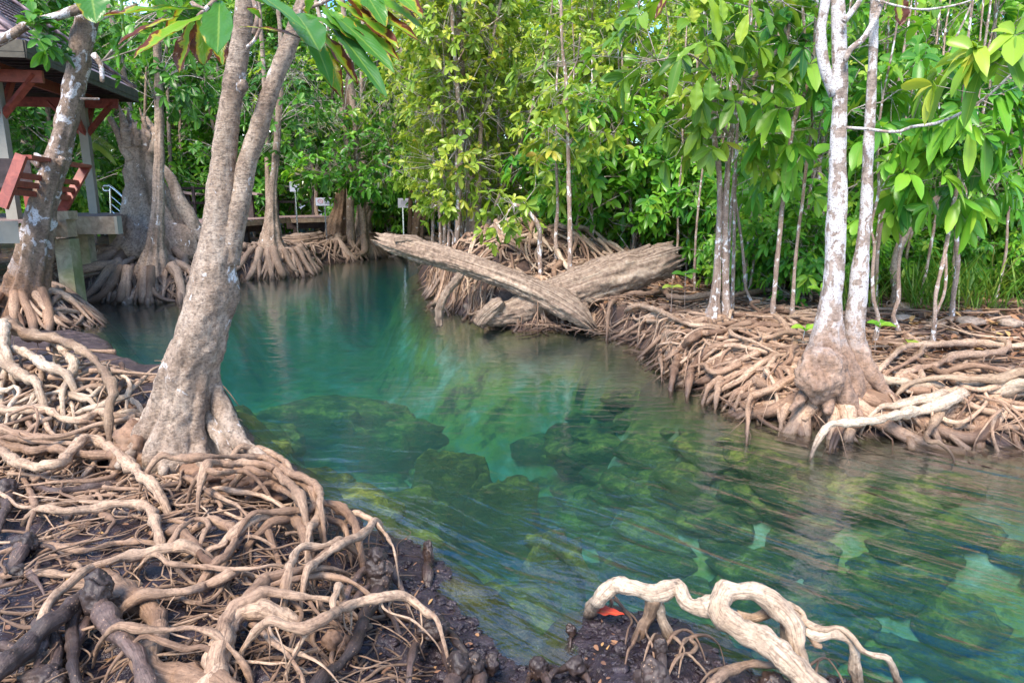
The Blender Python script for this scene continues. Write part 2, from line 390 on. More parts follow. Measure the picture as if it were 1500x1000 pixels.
DKG = mat_leaf('leaf_dark_glossy', [(0, (0.024, 0.084, 0.019)), (.45, (0.061, 0.203, 0.030)), (.8, (0.135, 0.365, 0.041)), (1, (0.324, 0.486, 0.054))])
YLG = mat_leaf('leaf_yellow_green', [(0, (.07, .15, .02)), (.3, (.17, .30, .035)), (.62, (.34, .46, .06)), (.9, (.58, .58, .09)), (1, (.62, .34, .07))])
BRG = mat_leaf('leaf_bright_green', [(0, (.025, .11, .025)), (.3, (.07, .26, .03)), (.6, (.18, .44, .04)), (.85, (.36, .58, .06)), (1, (.55, .62, .10))])
MIX = mat_leaf('leaf_mixed_green', [(0, (.04, .12, .02)), (.35, (.13, .29, .03)), (.7, (.32, .48, .05)), (1, (.60, .58, .08))])
FAR = mat_leaf('leaf_far_wood', [(0, (.07, .18, .03)), (.4, (.20, .40, .05)), (.8, (.42, .60, .09)), (1, (.62, .66, .15))])
BIGL = mat_leaf('leaf_almond_scorched', [(0, (.035, .13, .035)), (.4, (.08, .24, .03)), (.75, (.22, .40, .03)), (1, (.42, .48, .04))], rough=.3, trans=.4, burnt=1.0)
REDL = mat_leaf('leaf_fallen_red', [(0, (.42, .04, .025)), (.5, (.55, .07, .03)), (1, (.62, .20, .05))], rough=.45, trans=.1, vein=(.6, .25, .05))
LITTER = mat_leaf('leaf_litter', [(0, (.08, .04, .025)), (.4, (.17, .085, .05)), (.75, (.30, .15, .07)), (1, (.50, .34, .12))], rough=.7, trans=.1, vein=(.4, .2, .1))
GRASSM = mat_leaf('grass_blade', [(0, (.05, .14, .02)), (.5, (.12, .28, .035)), (.9, (.30, .38, .06)), (1, (.48, .38, .16))], vein=(.2, .4, .06))

def mat_ground():
    n = NT('mud_and_root_soil'); P = n.pos(); s = n.n('SeparateXYZ', Vector=P); x, y, z = s.outputs
    big = n.noise(1.4, P, 4); med = n.noise(9, P, 6, .7); fin = n.noise(60, P, 4, .7)
    mud = n.ramp(med, [(.3, (.012, .008, .011)), (.5, (.026, .019, .025)), (.7, (.052, .038, .046))])
    soil = n.ramp(med, [(.3, (.03, .017, .013)), (.5, (.075, .042, .03)), (.72, (.16, .10, .07))])
    k = n.ramp(n.math('ADD', y, n.math('MULTIPLY', big, 1.5)), [(0, 0.0), (.30, 0.0), (.42, 1.0), (1, 1.0)])
    n.t.nodes[-1]
    yy = n.math('DIVIDE', y, 14.0)
    k = n.ramp(n.math('ADD', yy, n.math('MULTIPLY', n.math('SUBTRACT', big, .5), .25)), [(.30, 0.0), (.42, 1.0)])
    xx = n.ramp(n.math('ADD', n.math('DIVIDE', x, 10.0), .5), [(.35, 0.0), (.55, 1.0)])
    k = n.math('MULTIPLY', k, n.math('ADD', n.math('MULTIPLY', xx, .6), .4))
    c = n.mix(k, mud, soil)
    c = n.mix(n.ramp(fin, [(.55, 0.0), (.7, .25)]), c, (.22, .15, .12))
    # the bed under the water: pale marl, weed in patches
    bedc = n.ramp(n.noise(1.7, n.map(P, (1, 1.3, 1)), 7, .66), [(.36, (.36, .42, .36)), (.46, (.20, .24, .14)), (.54, (.26, .26, .045)), (.64, (.03, .045, .015))])
    under = n.ramp(n.math('ADD', n.math('ADD', z, 1.0), n.math('MULTIPLY', med, .2)), [(.45, 1.0), (.85, 0.0)])
    shallow = n.mix(n.ramp(big, [(.4, 0.0), (.6, .8)]), (.04, .03, .016), (.10, .09, .025))
    c = n.mix(n.ramp(n.math('ADD', z, 1.0), [(.96, 1.0), (1.0, 0.0)]), c, shallow)
    c = n.mix(under, c, bedc)
    h = n.math('ADD', med, n.math('MULTIPLY', fin, .35))
    ro = n.ramp(n.math('ADD', n.math('MULTIPLY', med, .6), n.math('MULTIPLY', k, .5)), [(.25, .12), (.45, .35), (.7, .9)])
    return n.surf(n.bsdf(Base__Color=c, Roughness=ro, Normal=n.bump(h, .8, .03)))
def mat_water():
    n = NT('stream_water'); P = n.pos()
    s = n.n('SeparateXYZ', Vector=P); x, y, z = s.outputs
    # the current: ripples drawn out along the flow, stronger in the near right where the stream runs fast
    flow = n.rmap(P, R(40), (.7, 3.4, 1.0))
    flow2 = n.rmap(P, R(43), (2.0, 16.0, 1.0))
    calm = n.map(P, (1.2, 4.0, 1.0))
    fast = n.ramp(n.math('ADD', n.math('SUBTRACT', n.math('MULTIPLY', x, .12), n.math('MULTIPLY', y, .25)), 1.35), [(.15, .08), (.65, 1.0)])
    hf = n.math('ADD', n.noise(1.1, flow, 3, .5, 1.2), n.math('MULTIPLY', n.noise(1.5, flow2, 4, .65, .5), .07))
    h = n.math('ADD', n.math('MULTIPLY', n.math('MULTIPLY', hf, fast), 1.0), n.math('MULTIPLY', n.noise(1.6, calm, 3, .55, .5), .25))
    h = n.math('ADD', h, n.math('MULTIPLY', n.math('MULTIPLY', n.noise(9, n.rmap(P, R(38), (1, 3.2, 1)), 3, .6), fast), .10))
    nb = n.bump(h, .7, .05)
    fr = n.n('Fresnel', IOR=1.36, Normal=nb)
    gl = n.n('BsdfGlossy', Color=(1, 1, 1), Roughness=.09, Normal=nb)
    tr = n.n('BsdfTransparent', Color=(.96, 1, .99))
    m = n.n('MixShader', Fac=n.math('MULTIPLY', fr, n.math('ADD', n.math('MULTIPLY', fast, 1.4), 1.0), True)); n.set(m, 'i1', tr.outputs[0]); n.set(m, 'i2', gl.outputs[0])
    va = n.n('VolumeAbsorption', Color=(.05, .68, .68), Density=.50); vs = n.n('VolumeScatter', Color=(.20, .72, 1.0), Density=.060)
    ad = n.n('AddShader'); n.set(ad, 'i0', va.outputs[0]); n.set(ad, 'i1', vs.outputs[0]); n.t.links.new(ad.outputs[0], n.out.inputs['Volume'])
    return n.surf(m)
def mat_rock():
    n = NT('algae_rock'); P = n.pos()
    a = n.noise(4, n.map(P, (1, 1.5, 1)), 6, .68); b = n.noise(24, P, 5, .7)
    c = n.ramp(a, [(.34, (.012, .018, .008)), (.47, (.07, .085, .02)), (.58, (.26, .26, .045)), (.74, (.56, .50, .10))])
    c = n.mix(n.ramp(b, [(.38, .6), (.54, 0.0)]), c, (.05, .065, .02))
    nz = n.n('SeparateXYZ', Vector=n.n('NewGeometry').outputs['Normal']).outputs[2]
    c = n.mix(n.ramp(n.math('ADD', nz, n.math('MULTIPLY', n.math('SUBTRACT', a, .5), .8)), [(.35, .85), (.72, 0.0)]), c, (.05, .07, .03))  # weed colour stays on top faces; steep sides painted dark as shade
    return n.surf(n.bsdf(Base__Color=c, Roughness=.9, Normal=n.bump(n.math('ADD', a, b), 1.0, .08)))
def mat_wood(name, c1, c2, c3, sc=5, rough=.7, stretch=(1, 1, 12), bs=.4, green=0.0):
    n = NT(name); tc = n.n('TexCoord').outputs['Object']; P = n.map(tc, stretch)
    a = n.noise(sc, P, 6, .65, .6); b = n.noise(sc * .5, tc, 3)
    c = n.ramp(a, [(.3, c1), (.5, c2), (.72, c3)])
    if green: c = n.mix(n.math('MULTIPLY', n.ramp(b, [(.4, 0.0), (.65, 1.0)]), green), c, (.10, .13, .04))
    return n.surf(n.bsdf(Base__Color=c, Roughness=rough, Normal=n.bump(a, bs, .01)))
def mat_log():
    n = NT('dead_log_wood'); P = n.pos()
    s = n.map(P, (1, 1, 1)); g = n.n('Attribute', _attribute_name='tint').outputs['Color']
    gs = n.n('SeparateColor', Color=g); al, ar = gs.outputs[1], gs.outputs[2]
    gv = n.n('CombineXYZ', X=n.math('MULTIPLY', al, 1.2), Y=n.math('MULTIPLY', ar, 14.0)).outputs[0]
    a = n.noise(2.5, gv, 6, .65, .5); b = n.noise(18, P, 6, .7)
    c = n.ramp(n.math('ADD', n.math('MULTIPLY', a, .6), n.math('MULTIPLY', b, .4)), [(.36, (.06, .038, .025)), (.46, (.20, .135, .095)), (.56, (.36, .265, .19)), (.68, (.52, .43, .34))])
    c = n.mix(n.math('MULTIPLY', wetness(n, P), .7), c, (.04, .025, .018))
    return n.surf(n.bsdf(Base__Color=c, Roughness=.85, Normal=n.bump(n.math('ADD', a, n.math('MULTIPLY', b, .5)), 1.0, .03)))
def mat_flat(name, c, rough=.6, metal=0.0, bs=.1, var=.25):
    n = NT(name); P = n.pos(); a = n.noise(9, P, 5, .6)
    col = n.mix(n.ramp(a, [(.35, var), (.6, 0.0)]), c, tuple(x * .6 for x in c))
    return n.surf(n.bsdf(Base__Color=col, Roughness=rough, Metallic=metal, Normal=n.bump(a, bs, .004)))
def mat_roof():
    n = NT('roof_sheet'); P = n.n('TexCoord').outputs['Object']
    w = n.n('TexWave', _bands_direction='Y', Scale=2.6, Distortion=.0, Vector=P); a = n.noise(7, P, 4)
    c = n.mix(n.ramp(w.outputs['Fac'], [(.2, .5), (.6, 0.0)]), n.ramp(a, [(.3, (.20, .13, .14)), (.7, (.36, .27, .29))]), (.10, .06, .065))
    return n.surf(n.bsdf(Base__Color=c, Roughness=.6, Normal=n.bump(w.outputs['Fac'], .6, .03)))
GROUND, WATER, ROCK, LOG = mat_ground(), mat_water(), mat_rock(), mat_log()
W_RED = mat_wood('red_stained_wood', (.13, .025, .018), (.22, .045, .03), (.31, .075, .05), stretch=(1, 1, 1), sc=9, rough=.55)
W_DARK = mat_wood('dark_stained_wood', (.022, .014, .014), (.045, .03, .03), (.08, .055, .055), stretch=(1, 1, 1), sc=8)
W_GREY = mat_wood('weathered_wood', (.16, .11, .075), (.29, .21, .15), (.44, .36, .28), stretch=(1, 1, 1), sc=7, green=.2)
W_GREEN = mat_wood('green_weathered_post', (.14, .12, .08), (.27, .24, .16), (.40, .36, .26), stretch=(1, 1, 1), sc=6, green=.85)
W_FASC = mat_wood('olive_fascia_board', (.035, .028, .02), (.065, .055, .038), (.10, .085, .06), stretch=(1, 1, 1), sc=7)
W_DECK = mat_wood('mauve_deck_board', (.12, .08, .075), (.20, .14, .135), (.30, .22, .21), stretch=(1, 6, 1), sc=5)
W_ROT = mat_wood('rotten_bark', (.018, .014, .014), (.07, .055, .05), (.24, .19, .16), stretch=(1, 1, 1), sc=16, bs=1.0)
CONC = mat_flat('painted_concrete', (.26, .245, .21), .8)
STEEL = mat_flat('stainless_steel', (.62, .62, .62), .22, 1.0, .02, .1)
SIGNW = mat_flat('sign_white_board', (.58, .60, .72), .5, 0, .02, .12)
SIGNR = mat_flat('sign_red_print', (.50, .07, .07), .5, 0, 0, 0)
SIGNB = mat_flat('sign_dark_print', (.05, .05, .12), .5, 0, 0, 0)
ROOF = mat_roof()

# ---------------------------------------------------------------- the setting: ground, water
def axis(pieces):
    out = []
    for a, b, s in pieces: out += list(np.arange(a, b, s))
    return np.array(out + [pieces[-1][1]])
gx = axis([(-300, -60, 40), (-60, -20, 4), (-20, -6, .35), (-6, -2.6, .055), (-2.6, 1.8, .028), (1.8, 7, .055), (7, 20, .35), (20, 60, 4), (60, 300, 40)])
gy = axis([(-60, -8, 6), (-8, 1, .5), (1, 3.6, .028), (3.6, 9, .05), (9, 15, .09), (15, 30, .35), (30, 70, 4), (70, 470, 50)])
XX, YY = np.meshgrid(gx, gy, indexing='ij')
ZZ = np.empty_like(XX)
for i in range(0, XX.shape[0], 16): ZZ[i:i + 16] = terr(XX[i:i + 16], YY[i:i + 16])
def T(x, y):
    """ground height at a place, read off the grid"""
    x = np.asarray(x, float); y = np.asarray(y, float)
    i = np.clip(np.searchsorted(gx, x) - 1, 0, len(gx) - 2); j = np.clip(np.searchsorted(gy, y) - 1, 0, len(gy) - 2)
    u = np.clip((x - gx[i]) / (gx[i + 1] - gx[i]), 0, 1); v = np.clip((y - gy[j]) / (gy[j + 1] - gy[j]), 0, 1)
    return ZZ[i, j] * (1 - u) * (1 - v) + ZZ[i + 1, j] * u * (1 - v) + ZZ[i, j + 1] * (1 - u) * v + ZZ[i + 1, j + 1] * u * v
g = MB(); nx_, ny_ = XX.shape; I = np.arange(nx_ * ny_).reshape(nx_, ny_)
g.add(np.stack([XX, YY, ZZ], -1).reshape(-1, 3), np.stack([I[:-1, :-1], I[1:, :-1], I[1:, 1:], I[:-1, 1:]], -1).reshape(-1, 4))
tag(g.build('ground', GROUND), kind='structure')
w = MB(); w.add([(-50, -50, 0), (70, -50, 0), (70, 40, 0), (-50, 40, 0), (-50, -50, -2.4), (70, -50, -2.4), (70, 40, -2.4), (-50, 40, -2.4)],
                [(0, 1, 2, 3), (7, 6, 5, 4), (0, 4, 5, 1), (1, 5, 6, 2), (2, 6, 7, 3), (3, 7, 4, 0)])
tag(w.build('water', WATER, smooth=False), kind='structure')

# submerged rocks: (px, py of the middle seen through the water, top depth, half sizes x y z, turn, label)
ROCKS = [
 (475, 582, -.64, 1.45, .42, .35, .0, 'long flat yellow-green weed ledge under water right behind the leaning double trunk'),
 (385, 615, -.50, .50, .32, .40, .1, 'dark weedy rock under water close to the foot of the double trunk'),
 (660, 655, -.55, .40, .24, .45, -.2, 'mossy sunken rock, the farther one in mid stream with a pale crest'),
 (735, 690, -.60, .38, .24, .45, -.4, 'mossy sunken rock in mid stream just right of the paler crested one'),
 (600, 710, -.60, .42, .26, .40, .2, 'dim green sunken rock left of the mid-stream rocks'),
 (810, 775, -0.36, .24, .22, .35, .5, 'sunken round rock in front of the mid-stream rocks'),
 (1010, 680, -.52, .34, .28, .45, -.3, 'bright weedy underwater rock below the reflection of a thin trunk'),
 (1110, 715, -.50, .40, .26, .50, -.5, 'broad yellow-green underwater rock off the right bank roots'),
 (1180, 765, -.55, .28, .20, .45, -.6, 'narrow underwater rock between the two broad weedy rocks'),
 (1300, 800, -.58, .38, .22, .50, -.5, 'broad weedy underwater rock farthest down the fast current'),
 (1290, 715, -.50, .42, .22, .40, -.3, 'brownish flat underwater rock close under the right bank'),
 (880, 620, -0.56, .60, .40, .40, .1, 'deep blurred green rock in the clear pool'),
]
for k, (px, py, zt, a, b, c, rz, lab) in enumerate(ROCKS):
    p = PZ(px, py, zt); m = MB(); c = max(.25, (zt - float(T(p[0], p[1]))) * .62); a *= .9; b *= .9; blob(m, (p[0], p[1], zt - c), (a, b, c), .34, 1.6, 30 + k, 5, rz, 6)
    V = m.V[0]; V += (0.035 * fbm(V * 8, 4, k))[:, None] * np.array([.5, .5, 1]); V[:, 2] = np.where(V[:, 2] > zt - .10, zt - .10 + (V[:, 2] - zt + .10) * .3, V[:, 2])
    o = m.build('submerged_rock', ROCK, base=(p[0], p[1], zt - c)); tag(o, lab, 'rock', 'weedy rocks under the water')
pts = smooth_path([(*PZ(x, y, z), r) for x, y, z, r in [(775, 790, -.55, .05), (815, 800, -.45, .05), (850, 830, -.42, .045), (880, 865, -.5, .03)]], .03)
m = MB(); tube(m, pts[:, :3], pts[:, 3], 10, .3, 8); tag(m.build('sunken_branch', ROCK, base=tuple(pts[0, :3])), 'sunken branch furred with yellow weed before the round rock', 'branch')

m = MB(); rg = np.random.default_rng(14)          # weed tufts and small stones of the bed
for _ in range(900):
    px = rg.uniform(330, 1480); py = rg.uniform(520, 900); p = PZ(px, py, -.5); zb = float(T(p[0], p[1]))
    if zb > -.15: continue
    k = ROCKS[int(rg.integers(len(ROCKS)))]; q = PZ(k[0], k[1], -.5) + rg.normal(0, .55, 3); zb = float(T(q[0], q[1])); s_ = rg.uniform(.05, .26)
    if zb > -.15 or zb + s_ > -.1: continue
    blob(m, (q[0], q[1], zb + s_ * .2), (s_ * rg.uniform(1, 1.8), s_, s_ * .6), .4, 1.4, int(rg.integers(90)), 3, rg.uniform(-.8, .2), 4)
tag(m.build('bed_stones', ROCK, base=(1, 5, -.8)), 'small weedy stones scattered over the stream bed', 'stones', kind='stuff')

# ---------------------------------------------------------------- trees
def trunk_px(L, Y, ztop=None, dY=0.0):
    """(px, py, width px) rows from the base up -> places with radii; dY leans the top away"""
    out = []; n = len(L)
    for k, (px, py, w_) in enumerate(L):
        yy = Y + dY * k / max(1, n - 1); p = PY(px, py, yy); out.append((*p, w_ / 2000.0 * dep(p)))
    if ztop:
        a, b = np.array(out[-2]), np.array(out[-1]); d = (b - a)[:3]; d /= np.linalg.norm(d); z = b[2]; rnd = np.random.default_rng(int(abs(b[0] * 99)))
        while z < ztop:
            d = d + rnd.normal(0, .06, 3); d[2] = abs(d[2]) + .15; d /= np.linalg.norm(d)
            b = np.array([*(b[:3] + d * .5), b[3] * .87]); out.append(tuple(b)); z = b[2]
    return np.array(out)
def lobed(nl, amt, pw, seed, low=True):
    rg = np.random.default_rng(seed); ph = rg.uniform(0, 2 * math.pi, 4)
    def f(th, s):
        k = (1 - s) ** pw
        r = (np.abs(np.sin(th * nl / 2 + ph[0] + .5 * np.sin(th + ph[1]) + .6 * s)) ** .7 + .35 * np.sin(th * (nl - 2) + ph[2])) * .8
        return 1 - amt * k * (1 - np.clip(r, 0, 1)) + .05 * np.sin(th * 3 + ph[3] + s * 5)
    return f
def trunk_mesh(mb, P4, sides=40, ds=.035, amp=.12, fine=.05, sc=5.0, seed=0, lobes=None):
    S = smooth_path(P4, ds); tube(mb, S[:, :3], np.maximum(S[:, 3] * (.95 - .7 * amp), .004), sides, amp, sc, seed, lobes, True, fine); return S

FEET = []
def ok_foot(x, y):
    k = np.ones(len(x), bool)
    for fx, fy, fr in FEET: k &= ~(((x - fx) ** 2 + (y - fy) ** 2 < fr * fr) & (np.arange(len(x)) > 3))
    return k
def root_path(x, y, ang, L, r0, r1, lift, wig, rg, ds=.06, drop=0, z_start=None, zt=T, curl=0.0):
    n = max(5, int(L / ds)); h = ang; v = curl; xs = [x]; ys = [y]
    for _ in range(n - 1):
        v = v * .82 + rg.normal(0, wig); h += v; h += (ang - h) * .04
        x += math.cos(h) * ds; y += math.sin(h) * ds; xs.append(x); ys.append(y)
    xs = np.array(xs); ys = np.array(ys); t = np.linspace(0, 1, n)
    rad = r0 * (1 - t) ** .8 + r1
    q = vnoise(np.stack([t * L * 1.6 + rg.random() * 50, t * 0, t * 0], -1), 3)
    z = zt(xs, ys) + rad * .55 + lift * np.clip(q + .35, 0, 1.2)
    z = np.convolve(np.pad(z, 2, mode='edge'), np.ones(5) / 5, 'valid')
    if z_start is not None: k = np.exp(-t * L / .28); z = z * (1 - k) + np.maximum(z, z_start) * k
    keep = (z > -.05) & ok_foot(xs, ys)
    cut = n if keep.all() else max(3, int(np.argmin(keep)))
    return np.stack([xs, ys, z], -1)[:cut], rad[:cut]
def add_root(mb, P, r, sides, rg, amp=.22):
    tube(mb, P, r * (1 + .18 * vnoise(np.stack([np.arange(len(P)) * .3, r * 0, r * 0 + rg.random() * 99], -1), 1)), sides, amp, 9, int(rg.integers(99)), tint=rg.random())
def hanging(mb, P, r, rg, n, rr=(.003, .010), fan=.16):
    """thin feeder roots dropping from a root to the ground"""
    for _ in range(n):
        k = int(rg.integers(1, len(P) - 1)); a = P[k]; e = a[:2] + rg.normal(0, fan, 2); ze = float(T(*e)) - .02
        ze = max(ze, -.04)
        m_ = (a[:2] + e) / 2 + rg.normal(0, .03, 2)
        q = smooth_path([(*a, 1), (*((a[:2] * 2 + e) / 3 + rg.normal(0, .015, 2)), a[2] - .3 * (a[2] - ze), 1), (*m_, a[2] * .4 + ze * .6, 1), (*e, ze, 1)], .03)
        r_ = rg.uniform(*rr); tube(mb, q[:, :3], np.linspace(r_, r_ * .4, len(q)), 5, 0, tint=rg.random())

def dir_to(px, py, P):
    q = PZ(px, py, .2); return math.atan2(q[1] - P[1], q[0] - P[0])

def crown(root, name, c, rad, n, rg, L, mat, k=7, wr=.48, droop=.3, up=.6, start=None, twig=None, thick=.012, shade=0, shell=.35):
    """a crown spread through an ellipsoid: whorls of leaves on twigs that run back to limbs"""
    c = np.asarray(c, float); rad = np.asarray(rad, float)
    d = rg.normal(size=(n, 3)); d /= np.linalg.norm(d, axis=1, keepdims=True)
    q = (shell + (1 - shell) * rg.random(n) ** .6)[:, None]
    lump = 1 + .30 * vnoise(d * 2.2 + rg.random() * 20, 4)[:, None]
    P = c + d * rad * q * lump
    ax = d * rad; ax /= np.linalg.norm(ax, axis=1, keepdims=True); ax[:, 2] += up
    mb = MB(); rosettes(mb, P, ax, rg, L, wr, k, droop=droop, shade=shade); mb.build(name, mat, root)
    if start is not None:
        tb = MB(); st = np.atleast_2d(start); nl = max(4, n // 9); hubs = P[rg.choice(n, nl, replace=False)] * .62 + c * .38
        for h in hubs:
            s = st[np.argmin(np.linalg.norm(st - h, axis=1))]; m_ = (s + h) / 2 + rg.normal(0, .08, 3) * np.linalg.norm(h - s); m_[2] += .06 * np.linalg.norm(h - s)
            q_ = smooth_path([(*s, 1), (*m_, 1), (*h, 1)], .10); tube(tb, q_[:, :3], np.linspace(thick, thick * .5, len(q_)), 6, .2, 8, tint=rg.random())
        for p in P:
            h = hubs[np.argmin(np.linalg.norm(hubs - p, axis=1))]; m_ = (h + p) / 2 + rg.normal(0, .05, 3)
            q_ = smooth_path([(*h, 1), (*m_, 1), (*p, 1)], .14); tube(tb, q_[:, :3], np.linspace(thick * .4, thick * .18, len(q_)), 4, 0, tint=rg.random())
        tb.build('branches', twig or TWIG, root)

def big_tree(name, label, cat, stems, bark, Y, rootmat, rootspec, seed, flare=(7, .55, 5), base_n=40, group=None, ztop=6.5, dY=0.0, knobs=()):
    """stems: list of (px,py,w) rows; rootspec: list of (angle, length, r0, start r) or int"""
    rg = np.random.default_rng(seed)
    P0 = trunk_px(stems[0], Y, ztop, dY); b = (P0[0][0], P0[0][1], max(.03, float(T(P0[0][0], P0[0][1]))))
    root = thing(name, label, cat, b, group); tops = []
    for k, st in enumerate(stems):
        P = trunk_px(st, Y, ztop, dY) if k else P0
        if k == 0: P = np.vstack([P[0] + np.array([0, 0, -.25, P[0][3] * .12]), P])
        mb = MB(); S = trunk_mesh(mb, P, base_n if k == 0 else 28 if Y > 4.5 else 80, .016 if Y < 4.5 else .035 if Y < 7 else .06, fine=.045, seed=seed + k, lobes=lobed(flare[0], flare[1], flare[2], seed) if k == 0 else None)
        for (px, py, rr_) in (knobs if k == 0 else ()):
            q = PY(px, py, Y - .1); blob(mb, q, (rr_, rr_, rr_ * 1.1), .4, 1.6, seed, 3)
        mb.build('trunk', bark, root); tops.append(S[-1, :3]); 
    bx, by = b[0], b[1]; R0 = P0[0][3]
    for (ang, L, r0) in rootspec:
        ang += rg.normal(0, .13); r0 *= rg.uniform(.55, 1.25); L *= rg.uniform(.6, 1.25)
        x = bx + math.cos(ang) * R0 * .55; y = by + math.sin(ang) * R0 * .55
        Pp, rr = root_path(x, y, ang, L * 1.15, r0, r0 * .15, r0 * .8, .085, rg, z_start=b[2] + r0 * 1.6)
        mb = MB(); add_root(mb, Pp, rr, 12, rg); 
        for f in range(2):                       # forks
            k = int(rg.integers(len(Pp) // 5, max(len(Pp) // 5 + 1, len(Pp) * 3 // 4))); s = Pp[k]
            a2 = ang + rg.choice([-1, 1]) * rg.uniform(.35, .9)
            P2, r2 = root_path(s[0], s[1], a2, L * .5, rr[k] * .7, .004, .03, .07, rg, z_start=s[2]); add_root(mb, P2, r2, 8, rg)
        hanging(mb, Pp, rr, rg, 7 if Y < 8 else 10, (.003, .010) if Y < 8 else (.008, .02))
        mb.build('root', rootmat, root)
    return root, tops, rg

# --- the leaning double trunk in the near left
YA = 3.95
main, mt, rg = big_tree('leaning_mangrove', 'thick leaning tree on the near left bank, forking low into two smooth tan trunks', 'tree',
  [[(262, 652, 165), (264, 622, 128), (271, 580, 106), (283, 530, 93), (297, 480, 85), (312, 420, 76), (319, 370, 68), (321, 330, 56), (325, 260, 44), (331, 200, 38), (340, 130, 35), (350, 70, 31), (357, 20, 29), (364, -60, 27)],
   [(333, 385, 38), (343, 330, 37), (353, 290, 32), (362, 240, 31), (379, 190, 30), (401, 120, 28), (425, 60, 27), (445, 5, 26), (468, -60, 24)]],
  BARK_MAIN, YA, ROOT, [], 5, flare=(9, .42, 10.0), base_n=130, ztop=5.0, knobs=((356, 124, .028),))
mb = MB()
blob(mb, PY(318, 712, YA - .22), (.30, .20, .13), .42, 3.2, 3, 5, 0, 5); blob(mb, PY(392, 716, YA - .28), (.20, .16, .11), .42, 3.2, 8, 5, 0, 5)
blob(mb, PY(205, 655, YA - .1), (.14, .16, .13), .42, 3.0, 9, 4, 0, 5)
V = mb.V[0]; mb.V[0] = V + (.03 * fbm(V * 16, 3, 1))[:, None] * np.array([1, 1, .4])
mb.build('root_ball', ROOT_WARM, main)
def spurs(par, rows, Y0, Y1, mat, seed):
    for k, L in enumerate(rows):
        P = np.array([(*PY(a, b_, Y0 + (Y1 - Y0) * i / (len(L) - 1)), w_) for i, (a, b_, w_) in enumerate(L)]); P[:, 3] *= [dep(p) / 2000.0 for p in P[:, :3]]
        m = MB(); trunk_mesh(m, P, 24, .02, .3, .1, sc=9, seed=seed + k); m.build('buttress', mat, par)
spurs(main, [[(312, 545, 20), (322, 590, 36), (337, 628, 38), (358, 652, 30), (385, 670, 20), (415, 690, 12), (432, 712, 7)], [(248, 560, 22), (228, 606, 38), (208, 640, 34), (190, 664, 22), (172, 684, 12)],
  [(282, 575, 24), (284, 620, 40), (290, 655, 34), (300, 690, 18), (305, 712, 9)], [(262, 580, 24), (252, 625, 38), (244, 662, 30), (238, 695, 14)], [(300, 580, 20), (314, 622, 30), (330, 655, 26), (344, 682, 16), (352, 704, 8)]], 4.02, 3.62, BARK_MAIN, 300)

# --- left bank trunk covered in lichen
YB = 9.3
tl, t_, rg = big_tree('mottled_mangrove', 'flaking trunk with white lichen rising at far left before the red bench', 'tree',
  [[(34, 462, 108), (38, 436, 86), (45, 400, 66), (53, 350, 55), (63, 300, 46), (78, 250, 41), (92, 200, 37), (104, 150, 37), (113, 100, 36), (122, 50, 35), (131, 10, 35), (141, -50, 33)]],
  BARK_LEFT, YB, ROOT_WARM, [(a, 1.0, .06) for a in (-2.6, -2.1, -1.7, -1.3, -.9, -.5, -.15, .3)], 15, flare=(9, .4, 3), ztop=6.5, knobs=((56, 235, .07), (90, 236, .05)))
mb = MB()
for L in ([(128, 10, 17), (90, 22, 15), (40, 38, 15), (10, 55, 16), (-60, 90, 15)], [(137, 80, 10), (148, 95, 8), (150, 120, 7)], [(140, 30, 8), (165, 20, 7), (200, 8, 6)], [(118, 145, 5), (145, 145, 4)]):
    S = trunk_px(L, YB - .25); trunk_mesh(mb, S, 12, .05, .15, .05)
mb.build('limb', BARK_LEFT, tl)
crown(tl, 'crown', PY(240, 20, YB + .1), (.8, .7, .6), 50, rg, .17, DKG, start=PY(150, 90, YB))
crown(tl, 'crown', PY(62, 60, YB - .4), (.30, .3, .28), 14, rg, .20, DKG, start=PY(40, 38, YB - .3))
crown(tl, 'crown', t_[0] + [0, 0, .1], (1.8, 1.4, .8), 100, rg, .2, MIX, start=t_[0])

# --- the hollow buttressed tree and the thin trunk in front of it
hol, t_, rg = big_tree('hollow_buttress_tree', 'broad broken-topped buttressed trunk with silvery wood behind the boardwalk beam', 'tree',
  [[(228, 352, 175), (222, 335, 118), (216, 305, 84), (211, 270, 64), (206, 240, 52), (203, 212, 50), (201, 190, 44)]], BARK_GREY, 13.4, ROOT_BACK,
  [(a, 1.9, .10) for a in (-2.9, -2.5, -2.2, -1.9, -1.5, -1.0, -.6, -.2)], 25, flare=(9, .5, .9), ztop=None, base_n=56)
mb = MB()
for L in ([(192, 235, 16), (180, 215, 15), (170, 190, 12), (160, 172, 9)], [(236, 240, 8), (250, 262, 18), (262, 290, 26), (276, 318, 28), (290, 340, 26), (312, 360, 18)], [(222, 225, 16), (228, 200, 12), (224, 186, 7)]):
    S = trunk_px(L, 13.2); trunk_mesh(mb, S, 14, .06, .25, .08)
mb.build('buttress', BARK_GREY, hol)
def splinters(par, c, rx, rz, n, mat, up, L, seed):
    rs = np.random.default_rng(seed); c = np.asarray(c, float); up = np.asarray(up, float); up /= np.linalg.norm(up); e1 = np.cross(up, [0, 1.0, .2]); e1 /= np.linalg.norm(e1); e2 = np.cross(up, e1)
    for k in range(n):
        a = 2 * math.pi * k / n + rs.normal(0, .2); p = c + (e1 * math.cos(a) * rx + e2 * math.sin(a) * rx); q = p + up * L * rs.uniform(.4, 1.2) + rs.normal(0, .03, 3); w_ = rx * rs.uniform(.25, .5)
        m = MB(); P = smooth_path([(*(p - up * L * .6), w_), (*p, w_), (*q, w_ * .12)], .02); tube(m, P[:, :3], P[:, 3], 12, .5, 14, seed + k, fine=.1); m.build('splinter', mat, par)
splinters(hol, PY(201, 196, 13.4), .24, .3, 9, BARK_GREY, (-.1, 0, 1), .42, 5)
